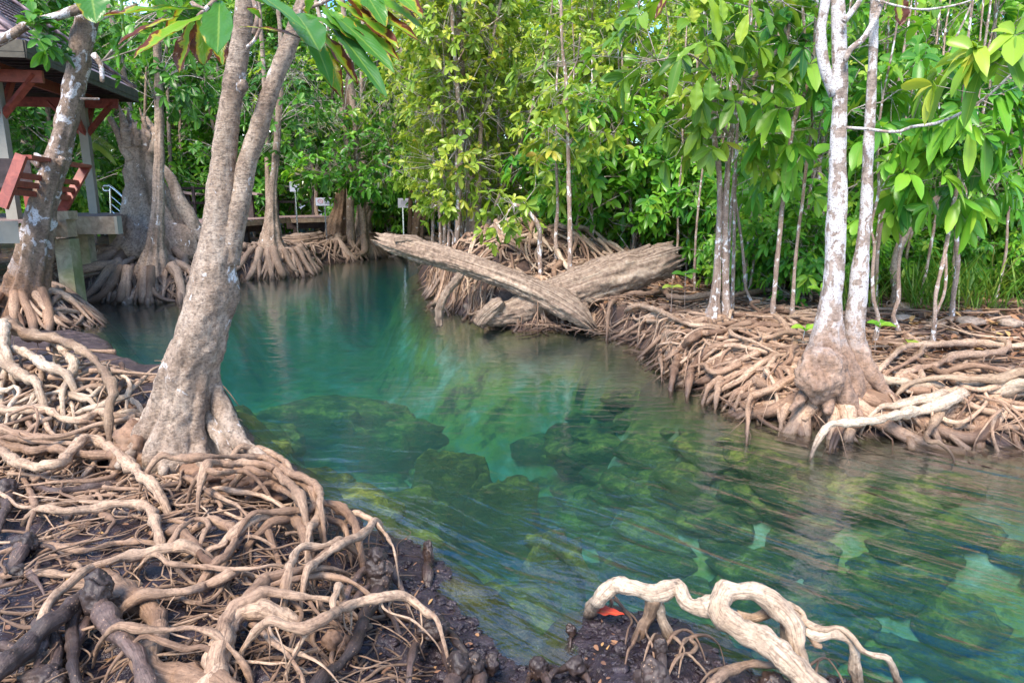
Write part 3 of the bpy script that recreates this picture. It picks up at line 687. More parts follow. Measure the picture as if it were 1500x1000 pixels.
sl, t_, rg = big_tree('straight_mangrove', 'straight slim trunk in front of the hollow tree, its skirt of roots at the water', 'tree',
  [[(226, 428, 150), (226, 414, 92), (226, 395, 60), (228, 365, 36), (230, 330, 24), (232, 300, 20), (233, 250, 18), (234, 200, 16), (233, 150, 15), (232, 100, 13), (231, 40, 12)]], BARK_BROWN if 0 else BARK_GREY, 12.2, ROOT_BACK,
  [(a, 1.5, .07) for a in np.linspace(-3.3, .3, 13)], 26, flare=(11, .45, 2.5), ztop=6.5)
crown(sl, 'crown', PY(262, 95, 12.2), (1.15, .8, 1.0), 90, rg, .16, DKG, start=PY(232, 120, 12.2))
crown(sl, 'crown', t_[0] + [0, 0, -.3], (2.2, 1.5, 1.1), 110, rg, .16, MIX, start=t_[0])

t4, t_, rg = big_tree('skirted_mangrove', 'slim banded trunk on a dome of roots at the water, left of the sign', 'tree',
  [[(402, 398, 130), (400, 383, 90), (397, 360, 52), (398, 335, 30), (398, 300, 19), (400, 270, 14), (403, 240, 13), (406, 200, 12), (408, 170, 11), (412, 120, 10)]], BARK_GREY, 15.7, ROOT_BACK,
  [(a, 1.3, .07) for a in np.linspace(-3.5, .5, 13)], 27, flare=(9, .5, 2.5), ztop=6)
crown(t4, 'crown', PY(410, 150, 15.7), (1.5, 1.1, 1.3), 110, rg, .17, DKG, start=PY(408, 180, 15.7))
t5, t_, rg = big_tree('flared_mangrove', 'brown flared trunk with a knot hole standing just right of the prohibition sign', 'tree',
  [[(493, 366, 92), (492, 355, 58), (493, 335, 36), (497, 310, 26), (500, 290, 23), (503, 260, 20), (506, 220, 20)]], BARK_BROWN, 20.0, ROOT_BACK,
  [(a, 2.0, .09) for a in np.linspace(-3.4, .2, 9)], 28, flare=(7, .6, 2), ztop=6)
crown(t5, 'crown', PY(480, 220, 19.0), (2.3, 1.1, 1.25), 210, rg, .19, DKG, start=PY(503, 260, 20), shade=.02)
crown(t5, 'crown', PY(462, 248, 18.2), (1.1, .6, .4), 50, rg, .19, BRG, start=PY(500, 270, 18.8))
crown(t5, 'crown', PY(500, 130, 19.6), (3.1, 1.6, 1.6), 200, rg, .18, MIX, start=PY(505, 220, 20))
t6, t_, rg = big_tree('bent_mangrove', 'stout trunk leaning right beside the brown flared tree at the far landing', 'tree',
  [[(527, 366, 62), (527, 350, 44), (529, 335, 34), (535, 315, 27), (545, 295, 20), (553, 278, 19.8), (560, 255, 13)]], BARK_GREY, 20.1, ROOT_BACK,
  [(a, 1.8, .09) for a in np.linspace(-3.2, .4, 9)], 29, flare=(6, .5, 2), ztop=5.5)
crown(t6, 'crown', PY(550, 235, 18.6), (1.6, 1.0, 1.1), 130, rg, .19, DKG, start=PY(553, 278, 20))
crown(t6, 'crown', PY(545, 268, 18.0), (.85, .5, .4), 42, rg, .19, BRG, start=PY(550, 285, 19.8))
t7, t_, rg = big_tree('dark_mangrove', 'dark trunk with spreading roots right of the blue notice board', 'tree',
  [[(606, 374, 62), (608, 355, 34), (612, 330, 23), (618, 300, 20), (622, 270, 18), (628, 230, 15)], [(601, 374, 12), (601, 320, 8), (602, 260, 7)]], BARK_BROWN, 21.0, ROOT_BACK,
  [(a, 2.2, .08) for a in np.linspace(-3.2, .2, 10)], 30, flare=(7, .5, 2), ztop=6)
crown(t7, 'crown', PY(622, 225, 19.8), (2.0, 1.2, 1.3), 150, rg, .17, MIX, start=PY(625, 250, 20.8))
t8, t_, rg = big_tree('twin_stem_mangrove', 'grey twin-stemmed tree on the root mound behind the fallen logs', 'tree',
  [[(690, 372, 48), (690, 352, 30), (691, 320, 21), (690, 290, 18), (688, 260, 16), (684, 200, 13), (678, 120, 11), (672, 40, 10)], [(697, 350, 18), (699, 310, 13), (702, 260, 10), (704, 200, 8)], [(700, 360, 12), (713, 335, 8), (722, 310, 6), (730, 290, 5)]], BARK_GREY, 12.6, ROOT_BACK,
  [(a, 1.3, .06) for a in np.linspace(-3.3, .5, 12)], 31, flare=(7, .5, 2), ztop=6.5)
crown(t8, 'crown', PY(675, 190, 12.4), (1.2, .9, 1.6), 170, rg, .15, YLG, start=PY(684, 200, 12.5))
crown(t8, 'crown', PY(660, 20, 12.4), (1.5, 1.1, 1.1), 150, rg, .15, YLG, start=PY(675, 80, 12.5))

# --- right bank
YR = 5.3
rt, t_, rg = big_tree('white_barked_mangrove', 'stout double trunk of white mottled bark on the right bank with a swollen foot', 'tree',
  [[(1222, 582, 118), (1216, 562, 112), (1212, 540, 104), (1210, 515, 78), (1211, 492, 56), (1216, 450, 40), (1221, 400, 33), (1223, 350, 32), (1226, 300, 31), (1227, 250, 28), (1228, 200, 26), (1230, 130, 24), (1229, 60, 23), (1227, 0, 22), (1225, -70, 21)],
   [(1262, 570, 46), (1258, 530, 42), (1252, 490, 34), (1255, 440, 32), (1258, 405, 29), (1264, 360, 22), (1269, 300, 19), (1271, 250, 17), (1273, 200, 17), (1278, 100, 15), (1281, 0, 14), (1284, -70, 14)],
   [(1221, 140, 15), (1212, 115, 18), (1205, 85, 18), (1203, 45, 17), (1209, 0, 16), (1213, -60, 15)]],
  BARK_WHITE, YR, ROOT_WARM, [(-2.95, 1.2, .055), (-2.5, .9, .06), (-2.0, .8, .06), (-1.5, .7, .06), (-1.05, .9, .055), (-.6, 1.1, .06), (-.2, 1.5, .055), (.2, 1.5, .05), (3.1, 1.3, .05), (2.6, 1.0, .045)], 41, flare=(6, .42, 9), base_n=100, ztop=6.0)
mb = MB()
for L in ([(1238, 90, 9), (1246, 72, 10), (1262, 60, 10), (1274, 42, 9), (1290, 10, 9), (1305, -40, 8)], [(1236, 32, 9), (1250, 15, 9), (1262, -5, 8), (1270, -50, 8)],
          [(1240, 187, 5), (1268, 189, 5), (1300, 193, 5), (1318, 193, 6), (1335, 186, 5.5), (1370, 181, 5), (1405, 167, 4.6), (1440, 146, 4.2), (1462, 128, 4), (1480, 110, 3.6), (1500, 96, 3.5), (1540, 80, 3)],
          [(1282, 0, 4), (1320, 10, 3.4), (1360, 14, 3.4), (1420, 2, 3), (1450, -20, 3)]):
    S = trunk_px(L, YR - .1, None, -.5 if L[0][2] < 6 else 0); trunk_mesh(mb, S, 12, .04, .12, .04)
mb.build('limb', BARK_WHITE, rt)
mb = MB(); blob(mb, PY(1200, 548, 5.12), (.19, .18, .20), .22, 1.8, 3, 5, 0, 4); mb.build('burl', BARK_WHITE, rt)
spurs(rt, [[(1246, 480, 20), (1260, 515, 30), (1278, 548, 28), (1302, 578, 20), (1326, 600, 12), (1345, 612, 6)], [(1235, 520, 26), (1244, 556, 34), (1252, 588, 24), (1262, 612, 12)], [(1200, 520, 24), (1190, 556, 30), (1176, 582, 20), (1158, 600, 10)], [(1215, 540, 30), (1216, 575, 32), (1212, 604, 16)]], 5.36, 4.98, BARK_WHITE, 320)
FEET.append((rt.location.x, rt.location.y - .10, .42))
crown(rt, 'crown', t_[0] + [0, 0, -.2], (1.7, 1.3, .8), 100, rg, .2, BRG, k=6, droop=.6, start=t_[0], up=.3)
crown(rt, 'crown', PY(1480, 95, YR - .5), (.5, .4, .35), 16, rg, .2, MIX, k=6, droop=.7, start=PY(1480, 110, YR - .5), up=.1, thick=.008)

tp, t_, rg = big_tree('paired_stem_mangrove', 'two slender brown stems side by side on the root mat left of the white tree', 'tree',
  [[(1042, 466, 34), (1045, 445, 20), (1049, 410, 15), (1052, 350, 11), (1054, 300, 10), (1053, 250, 10), (1048, 215, 10), (1045, 180, 9), (1046, 120, 8), (1040, 60, 7)],
   [(1066, 476, 24), (1064, 455, 14), (1063, 420, 12), (1062, 350, 11), (1063, 300, 11), (1066, 250, 10), (1070, 205, 10), (1076, 175, 9), (1090, 140, 8), (1104, 116, 8), (1128, 84, 8), (1149, 66, 8), (1155, 40, 7), (1158, -30, 7)]],
  BARK_STEM, 7.6, ROOT_WARM, [(a, 1.7, .04) for a in np.linspace(-3.6, .5, 11)], 42, flare=(7, .5, 4), ztop=5.5)
crown(tp, 'crown', PY(1055, 150, 7.4), (.75, .55, .75), 46, rg, .21, MIX, k=6, droop=.45, up=.35, start=PY(1070, 200, 7.6))
crown(tp, 'crown', PY(1000, 60, 7.0), (.9, .6, .55), 40, rg, .21, MIX, k=6, droop=.5, up=.3, start=PY(1046, 110, 7.5))
crown(tp, 'crown', PY(1120, 10, 7.4), (.9, .6, .6), 34, rg, .20, MIX, k=6, droop=.5, up=.3, start=PY(1149, 60, 7.6))

def stem(name, label, L, Y, cr=(), bark=BARK_STEM, seed=0, ztop=4.5, extra=(), nroot=5, group=None):
    rg = np.random.default_rng(500 + seed); P = trunk_px(L, Y, ztop); b = (P[0][0], P[0][1], float(T(P[0][0], P[0][1])))
    root = thing(name, label, 'tree', b, group); mb = MB(); P = np.vstack([[b[0], b[1], b[2] - .1, P[0][3] * 1.5], P]) if P[0][2] > b[2] else P
    trunk_mesh(mb, P, 12, .06, .18, .06, sc=12)
    for E in extra: trunk_mesh(mb, trunk_px(E, Y), 8, .06, .15)
    mb.build('trunk', bark, root)
    mb = MB()
    for k in range(nroot):
        Pp, rr = root_path(b[0], b[1], rg.uniform(-3.4, .4), rg.uniform(.3, .8), P[0][3] * .5 + .006, .004, .02, .08, rg, z_start=b[2] + .05); add_root(mb, Pp, rr, 8, rg)
    mb.build('roots', ROOT_WARM, root)
    for (px, py, dy, rx, ry, rz_, n, Ll, mat, kk, dr) in cr:
        crown(root, 'crown', PY(px, py, Y + dy), (rx, ry, rz_), n, rg, Ll, mat, k=kk, droop=dr, start=P[len(P) // 2:, :3], thick=.007, up=.3)
    return root
S1 = lambda px, py, n=26, Ll=.15, mat=YLG, r=.55: (px, py, 0, r, r * .8, r, n, Ll, mat, 7, .3)
S2 = lambda px, py, n=22, Ll=.20, mat=BRG, r=.5: (px, py, 0, r, r * .8, r, n, Ll, mat, 6, .7)
stem('mangrove_sapling', 'thin curved sapling rising just left of the white tree, the nearer of that pair', [(1131, 466, 11), (1134, 430, 8), (1137, 395, 8), (1143, 335, 8), (1149, 270, 8), (1154, 235, 8), (1160, 195, 8), (1170, 155, 7), (1182, 129, 7), (1192, 84, 6), (1195, 30, 6)], 7.4, [S2(1150, 160, 14, .25), S2(1175, 60, 16)], seed=1)
stem('mangrove_sapling', 'thinner wavy sapling directly left of the white tree trunk', [(1160, 458, 9), (1162, 430, 7), (1164, 395, 6), (1170, 335, 6), (1175, 300, 6), (1179, 260, 6), (1186, 210, 6), (1190, 180, 5), (1186, 120, 5), (1180, 60, 5)], 7.6, [S2(1175, 250, 10), S2(1180, 90, 18)], seed=2)
stem('mangrove_sapling', 'grey stem bending out of the water-side roots just behind the thin fallen log', [(792, 417, 8), (791, 385, 8), (790, 360, 8), (791, 338, 8), (785, 324, 8), (775, 312, 8), (765, 303, 7), (752, 300, 6)], 9.8, [S1(735, 315, 22, .15, YLG, .42), S1(760, 285, 14)], seed=3, ztop=None)
stem('mangrove_sapling', 'tallest pale straight sapling standing behind the crossing of the logs', [(834, 412, 9), (835, 380, 9), (835, 340, 8), (834, 300, 8), (832, 210, 7), (829, 120, 6), (826, 90, 6), (823, 60, 5), (822, 10, 5)], 9.8, [S1(830, 100, 46, .15, YLG, .8), S1(800, 200, 26), S1(870, 170, 34, .15, MIX, .6)], seed=4,
     extra=([(829, 120, 4), (845, 90, 3), (850, 50, 3)], [(832, 215, 4), (850, 190, 3), (880, 170, 2.5)]))
stem('mangrove_sapling', 'short stem between the bent grey sapling and the tall pale one', [(815, 412, 8), (815, 380, 7), (814, 340, 7), (817, 300, 6), (815, 240, 5)], 10.2, [S1(815, 230, 26)], seed=5, ztop=3.4)
stem('mangrove_sapling', 'thin speckled stem rising behind the thick log', [(930, 372, 8), (928, 340, 8), (924, 300, 7), (922, 250, 6), (918, 180, 5)], 11.6, [S1(920, 200, 40, .16, MIX, .8), S1(915, 100, 40, .16, MIX, .9)], seed=6)
stem('mangrove_sapling', 'tall pale pole-like trunk in the upper middle above the dark bushes', [(668, 380, 10), (672, 300, 9), (675, 220, 8), (672, 160, 8), (668, 100, 8), (664, 60, 7), (662, 0, 7)], 12.2, [S1(640, 100, 34, .15, YLG, .8), S1(700, 40, 50, .15, YLG, .9)], seed=7, ztop=7, extra=([(668, 95, 4), (690, 60, 3), (740, 20, 2.5)], [(668, 105, 4), (650, 80, 3), (630, 75, 2)]))
stem('mangrove_sapling', 'slim sapling with yellowing leaves left of the root mound, in front of dark trunks', [(657, 372, 6), (657, 350, 5), (658, 322, 5), (655, 300, 4)], 11.8, [S1(650, 300, 16, .14, YLG, .35)], seed=8, ztop=None, extra=([(658, 335, 4), (664, 345, 3), (662, 372, 4)], [(658, 322, 3), (646, 305, 2), (636, 300, 2)]))
stem('leaning_tree', 'trunk leaning to the right behind the white tree, cut short under big leaves', [(1312, 456, 20), (1313, 430, 17), (1311, 395, 16), (1318, 360, 15), (1332, 335, 14), (1350, 315, 14), (1365, 298, 12), (1390, 270, 10)], 8.4, [S2(1400, 230, 34, .21, BRG, .9)], seed=9, bark=BARK_GREY, ztop=3.6)
stem('mangrove_sapling', 'thin blotchy stem growing up against the leaning trunk', [(1322, 500, 9), (1315, 480, 8), (1308, 462, 7), (1316, 440, 7), (1316, 400, 6), (1319, 340, 6), (1322, 270, 6), (1330, 200, 5), (1345, 150, 5), (1370, 110, 4)], 6.9, [S2(1330, 250, 16), S2(1360, 110, 22)], seed=10)
stem('mangrove_sapling', 'twisted double stem on the right bank beside the rotten log', [(1366, 504, 9), (1369, 470, 7), (1371, 430, 7), (1380, 390, 7), (1388, 350, 7), (1394, 310, 7), (1403, 270, 6), (1408, 215, 6), (1410, 150, 5)], 6.5, [S2(1400, 260, 22, .21), S2(1420, 150, 26, .21)], seed=11, extra=([(1371, 460, 5), (1383, 430, 5), (1386, 400, 5), (1385, 360, 5), (1395, 320, 4)],))
stem('mangrove_sapling', 'reddish stem right of the twisted double stem', [(1394, 470, 9), (1397, 430, 8), (1403, 390, 8), (1401, 350, 8), (1405, 310, 7), (1412, 250, 6)], 7.4, [S2(1430, 230, 22, .21)], seed=12)
stem('mangrove_sapling', 'curving thin stem forking low, on the dark flat behind the paired stems', [(1107, 460, 8), (1100, 440, 5), (1092, 420, 5), (1090, 390, 5), (1086, 350, 5), (1080, 310, 4), (1074, 260, 4)], 8.6, [S2(1095, 270, 12, .22)], seed=13, ztop=3)
stem('mangrove_sapling', 'mottled stem hugging the right side of the white trunk', [(1282, 498, 10), (1287, 470, 8), (1280, 440, 7), (1278, 400, 6), (1281, 360, 5), (1276, 330, 5), (1287, 280, 5), (1286, 220, 4), (1292, 150, 4)], 6.7, [S2(1300, 260, 14), S2(1290, 160, 14)], seed=14)

# --- seedlings
def seedling(label, px, py, Y, h, lv, L=.16, mat=BRG, seed=0):
    rg = np.random.default_rng(900 + seed); p = PY(px, py, Y); p[2] = float(T(p[0], p[1])); root = thing('mangrove_seedling', label, 'seedling', p)
    mb = MB(); q = smooth_path([(*p, 1), (p[0] + rg.normal(0, .01), p[1], p[2] + h * .5, 1), (p[0] + rg.normal(0, .02), p[1], p[2] + h, 1)], .04)
    tube(mb, q[:, :3], .0045, 6); mb.build('stem', BARK_STEM, root)
    mb = MB(); n = lv; pos = np.repeat(q[-1:, :3], n, 0) + np.array([0, 0, 1.0]) * rg.uniform(-.05, 0, n)[:, None]
    a = np.arange(n) / n * 2 * math.pi + rg.random() * 6; d = np.stack([np.cos(a), np.sin(a) * .8, rg.uniform(.3, .9, n)], -1)
    leaves(mb, pos, d, np.tile([0, -.5, 1.0], (n, 1)), L, L * .42, rg.uniform(.5, 1, n), .45, .2); mb.build('leaf_whorl', mat, root)
seedling('taller seedling with two broad leaves right of the jagged log end', 1003, 455, 8.3, .52, 4, .22, BRG, 1)
seedling('shorter yellow-green seedling nearest the jagged log end', 982, 468, 7.9, .40, 3, .15, YLG, 2)
seedling('small bright yellow-green sprout on the root mat right of the white tree', 1330, 500, 6.6, .06, 5, .14, YLG, 3)
seedling('leafy sprig with one yellow leaf against the left of the swollen foot', 1178, 500, 6.5, .28, 5, .17, BRG, 4)
seedling('drooping sprig between the two white trunks and the mottled stem', 1282, 520, 6.3, .35, 6, .16, BRG, 5)
seedling('little plant beside the thin saplings left of the white tree', 1196, 470, 7.3, .45, 6, .18, BRG, 6)

# ---------------------------------------------------------------- the wood behind
def forest_proto(name, seed, Hh, base, Rr, nl, Ll, mat, k, droop, bark, label, cat, group, r0=.04, up=.4, wr=.42):
    rg = np.random.default_rng(seed); root = thing(name, label, cat, (0, 0, 0), group)
    P = [(0, 0, -.15, r0 * 1.4)]; x = y = 0.0; n = 8; lean = rg.normal(0, .06, 2)
    for i in range(1, n + 1):
        x += rg.normal(0, .05) + lean[0] * Hh / n; y += rg.normal(0, .05) + lean[1] * Hh / n; P.append((x, y, Hh * .95 * i / n, r0 * (1 - .75 * i / n)))
    mb = MB(); S = smooth_path(P, .15); tube(mb, S[:, :3], S[:, 3], 8, .15, 8, seed); mb.build('trunk', bark, root)
    tb = MB(); pos = []; ax = []
    for i in range(nl):
        z = base + (Hh - base) * ((i + rg.random()) / nl) ** .9; s = S[np.argmin(abs(S[:, 2] - z))]
        a = i * 2.4 + rg.normal(0, .3); prof = .45 + .75 * math.sin(math.pi * min(1, .2 + .8 * (z - base) / (Hh - base + .01)))
        L = Rr * prof * rg.uniform(.6, 1.2); el = rg.uniform(.05, .9)
        d = np.array([math.cos(a) * math.cos(el), math.sin(a) * math.cos(el), math.sin(el)])
        e = s[:3] + d * L; m_ = s[:3] + d * L * .5 + rg.normal(0, .06, 3) + [0, 0, -.04 * L]
        q = smooth_path([(*s[:3], 1), (*m_, 1), (*e, 1)], .12); tube(tb, q[:, :3], np.linspace(s[3] * .4 + .003, .005, len(q)), 5, .1, 8, tint=rg.random())
        for j in range(7):
            t = int(len(q) * rg.uniform(.3, 1)) - 1; b = q[max(t, 0), :3]; dd = d + rg.normal(0, .75, 3); dd[2] += .15; dd /= np.linalg.norm(dd)
            f = b + dd * rg.uniform(.12, .5); tube(tb, smooth_path([(*b, 1), (*((b + f) / 2 + rg.normal(0, .03, 3)), 1), (*f, 1)], .15)[:, :3], .003, 4, tint=rg.random())
            pos.append(f); ax.append(dd + np.array([0, 0, up]))
            if rg.random() < .5: pos.append((b + f) / 2); ax.append(dd)
    tb.build('branches', TWIG, root)
    fb = MB(); rosettes(fb, np.array(pos), np.array(ax), rg, Ll, wr, k, droop=droop); fb.build('foliage', mat, root)
    return root
def copy_thing(r, loc, rz, sc, label=None, group=None):
    c = r.copy(); COL.objects.link(c); c.location = loc; c.rotation_euler = (0, 0, rz); c.scale = (sc, sc, sc)
    if label: c['label'] = label
    if group: c['group'] = group
    for ch in r.children:
        d = ch.copy(); COL.objects.link(d); d.parent = c
    return c
def proto_set(spec, n, seed): return [forest_proto(seed=seed + i, **spec) for i in range(n)]
G1 = 'slender yellow-green trees behind the fallen logs'; G2 = 'leafy bright green trees of the right-hand wood'; G3 = 'dark leafy trees behind the boardwalk'; G4 = 'low leafy bushes at the foot of the wood'; G5 = 'taller trees farther back in the wood'
pY = proto_set(dict(name='slender_tree', Hh=5.2, base=.9, Rr=1.0, nl=30, Ll=.15, mat=YLG, k=7, droop=.3, bark=BARK_STEM, label='slender tree with small yellow-green leaves crowding behind the fallen logs', cat='tree', group=G1), 3, 700)
pR = proto_set(dict(name='broadleaf_tree', Hh=4.6, base=.8, Rr=1.1, nl=22, Ll=.175, mat=BRG, k=7, droop=.4, bark=BARK_STEM, label='bright green tree with large drooping leaves in the right-hand wood', cat='tree', group=G2, up=.3, wr=.52), 3, 720)
pD = proto_set(dict(name='dark_leaved_tree', Hh=5.5, base=1.2, Rr=1.3, nl=30, Ll=.19, mat=DKG, k=7, droop=.35, bark=BARK_GREY, label='dark glossy-leaved tree standing behind the boardwalk', cat='tree', group=G3, r0=.06), 3, 740)
pB = proto_set(dict(name='leafy_bush', Hh=1.7, base=.15, Rr=.75, nl=18, Ll=.20, mat=BRG, k=6, droop=.5, bark=BARK_STEM, label='low leafy bush at the foot of the wood', cat='bush', group=G4, r0=.02), 2, 760)
pF = proto_set(dict(name='tall_wood_tree', Hh=9.5, base=3.2, Rr=1.9, nl=44, Ll=.27, mat=FAR, k=7, droop=.3, bark=BARK_GREY, label='taller tree in the back of the wood above the others', cat='tree', group=G5, r0=.09), 2, 780)
rg = np.random.default_rng(3); used = []
def scatter(protos, area, n, msep, sc=(.85, 1.2), ok=lambda x, y: True):
    got = 0; tries = 0; mine = []
    while got < n and tries < 4000:
        tries += 1; x = rg.uniform(area[0], area[1]); y = rg.uniform(area[2], area[3])
        if float(T(x, y)) < .12 or not ok(x, y) or any((x - a) ** 2 + (y - b) ** 2 < msep ** 2 for a, b in mine): continue
        mine.append((x, y)); pr = protos[got % len(protos)]; loc = (x, y, float(T(x, y))); a = rg.uniform(0, 6.28); s = rg.uniform(*sc)
        if got < len(protos): pr.location = loc; pr.rotation_euler = (0, 0, a); pr.scale = (s, s, s)
        else: copy_thing(pr, loc, a, s)
        got += 1
inview = lambda x, y: abs(x) < .82 * y + 1.5
scatter(pY, (-2.6, 4.2, 12.2, 19), 32, .95, (.75, 1.08), ok=lambda x, y: x > -.22 * (y - 8) - .2 and not (.15 < x / y < .22 and y > 13.5))
scatter(pR, (3.2, 12, 9.5, 15), 36, .92, (.68, 1.05), ok=lambda x, y: inview(x, y) and (x > 3.6 or y > 10.5))
scatter(pR, (4.9, 8, 6.6, 8.8), 0, .8)
scatter(pB, (.9, 10.5, 9.4, 14), 44, .55, ok=lambda x, y: inview(x, y) and (y > 10.6 or x > 5.4))
scatter(pD, (-18, -1.5, 22.3, 27), 24, 1.4, (.95, 1.35), ok=inview)
def _more(protos, area, n, sep, sc=(.85, 1.25), ok=lambda x, y: True):
    for _ in range(n):
        x = rg.uniform(area[0], area[1]); y = rg.uniform(area[2], area[3])
        if float(T(x, y)) < .12 or not ok(x, y): continue
        copy_thing(protos[_ % len(protos)], (x, y, float(T(x, y))), rg.uniform(0, 6.28), rg.uniform(*sc))
_more(pD, (-15, -9, 15, 21), 12, 1, ok=lambda x, y: x < -.5 * y - 2)
_more(pB, (-18, -1, 22, 25), 26, 1, (1.0, 1.6))
scatter(pF, (-22, 24, 17, 29), 38, 1.6, (.85, 1.25), ok=lambda x, y: inview(x, y) and (y > 24 or x > -1) and not (.11 < x / y < .26 or .53 < x / y < .70))

# the far-off wood that closes the view, one mass nobody could count
fb = MB(); n = 5200; rg = np.random.default_rng(8)
a = rg.uniform(-1.05, 1.05, n); rr = rg.uniform(29, 37, n); zz = rg.random(n) ** 1.1 * (9.4 - 1.4 * (a > .1) + 3.0 * vnoise(np.stack([a * 9, a * 0, a * 0], -1), 2))
ta = np.tan(a); zz = zz * np.where(((ta > .14) & (ta < .23)) | ((ta > .54) & (ta < .69)), .45, 1.0)
P = np.stack([np.sin(a) * rr, np.cos(a) * rr, zz + .5], -1); ax = rg.normal(0, .5, (n, 3)) + [0, -.5, .6]
rosettes(fb, P, ax, rg, .62, .5, 6, droop=.3)
tag(fb.build('far_wood', FAR), 'wall of far-off forest closing the view', 'forest', kind='stuff')
tb = MB()
for _ in range(130):
    a_ = rg.uniform(-1.0, 1.0); r_ = rg.uniform(20, 31); x, y = math.sin(a_) * r_, math.cos(a_) * r_; hh = rg.uniform(6, 10); z = float(T(x, y))
    q = smooth_path([(x, y, z - .2, .11), (x + rg.normal(0, .3), y, hh * .5, .08), (x + rg.normal(0, .5), y, hh, .04)], .5); tube(tb, q[:, :3], q[:, 3] * rg.uniform(.5, 1.2), 7, .1, 4)
tag(tb.build('distant_trunks', BARK_GREY), 'crowd of far grey tree trunks in the deep wood', 'forest', kind='stuff')

# --- sedge on the right, fallen leaves
gb = MB(); rg = np.random.default_rng(5); n = 4200
px = rg.uniform(1240, 1640, n); yy = rg.uniform(8.0, 11.0, n); X = (px - 750) / 1000 * yy
cl = vnoise(np.stack([X * 1.3, yy * 1.3, X * 0], -1), 7) > -.25; X, yy = X[cl], yy[cl]; n = len(X)
a = rg.uniform(0, 6.28, n); d = np.stack([np.cos(a) * .5, np.sin(a) * .5, np.full(n, 1.0)], -1)
leaves(gb, np.stack([X, yy, T(X, yy)], -1), d, np.stack([np.cos(a), np.sin(a), np.full(n, .2)], -1), rg.uniform(.5, 1.15, n), rg.uniform(.012, .022, n), rg.random(n), rg.uniform(.15, .6, n), .1)
tag(gb.build('grass', GRASSM), 'long arching sedge grass at the foot of the right-hand wood', 'grass', kind='stuff')
lb = MB(); n = 5200; px = rg.uniform(880, 1650, n); yy = rg.uniform(6.2, 14, n); X = (px - 750) / 1000 * yy; k = T(X, yy) > .25
X, yy = X[k], yy[k]; n = len(X); a = rg.uniform(0, 6.28, n); d = np.stack([np.cos(a), np.sin(a), rg.normal(0, .25, n)], -1)
leaves(lb, np.stack([X, yy, T(X, yy) + rg.uniform(.01, .05, n)], -1), d, np.stack([rg.normal(0, .3, n), rg.normal(0, .3, n), np.ones(n)], -1), rg.uniform(.06, .15, n), rg.uniform(.03, .06, n), rg.random(n) ** 1.4, rg.uniform(-.3, .3, n), .4)
n = 900; X = rg.uniform(-14, 0, n); yy = rg.uniform(11, 22, n); k = T(X, yy) > .3; X, yy = X[k], yy[k]; n = len(X); a = rg.uniform(0, 6.28, n)
leaves(lb, np.stack([X, yy, T(X, yy) + .02], -1), np.stack([np.cos(a), np.sin(a), a * 0], -1), np.tile([0, 0, 1.0], (n, 1)), .12, .05, rg.random(n), 0, .3)
tag(lb.build('leaf_litter', LITTER), 'brown and orange fallen leaves on the forest floor', 'leaf litter', kind='stuff')

# --- bare pale poles standing all through the wood
def pole(seed, label):
    rg = np.random.default_rng(seed); root = thing('pole_tree', label, 'tree', (0, 0, 0), 'bare pale stems standing through the wood')
    x = y = 0.0; P = [(0, 0, -.1, .026)]
    for i in range(1, 9): x += rg.normal(0, .06); y += rg.normal(0, .05); P.append((x, y, .72 * i, .022 - .0018 * i))
    m = MB(); S = smooth_path(P, .12); tube(m, S[:, :3], S[:, 3], 8, .2, 10, seed); m.build('trunk', BARK_STEM, root); m = MB(); pos = []; ax = []
    for i in range(9):
        k = int(len(S) * rg.uniform(.25, .98)); s_ = S[k, :3]; a = rg.uniform(0, 6.28); e = s_ + np.array([math.cos(a), math.sin(a), rg.uniform(.2, 1)]) * rg.uniform(.3, .9)
        q = smooth_path([(*s_, 1), (*((s_ + e) / 2 + rg.normal(0, .05, 3)), 1), (*e, 1)], .1); tube(m, q[:, :3], np.linspace(.007, .003, len(q)), 5, .1, 8); pos.append(e); ax.append((e - s_) + [0, 0, .2])
    tag(m.build('twigs', TWIG, root), kind='stuff'); f = MB(); rosettes(f, np.array(pos), np.array(ax), rg, .16, .46, 6, droop=.4); f.build('foliage', MIX, root); return root
pP = [pole(800 + k, 'bare pale stem with a few leaves, one of many standing through the wood') for k in range(3)]
rg = np.random.default_rng(15)
scatter(pP, (-2, 10.5, 9.6, 15), 60, .45, (.8, 1.15), ok=lambda x, y: inview(x, y) and x > -.22 * (y - 8) - .2 and (x > 2.2 or y > 11.8))

_more(pP, (2.4, 8.6, 8.1, 10.6), 26, .4, (.8, 1.1), ok=lambda x, y: inview(x, y) and abs(x / y - .49) > .04)

_more(pB, (3.0, 9.5, 8.6, 10.8), 34, .4, (.38, .72), ok=lambda x, y: inview(x, y) and x / y > .27)

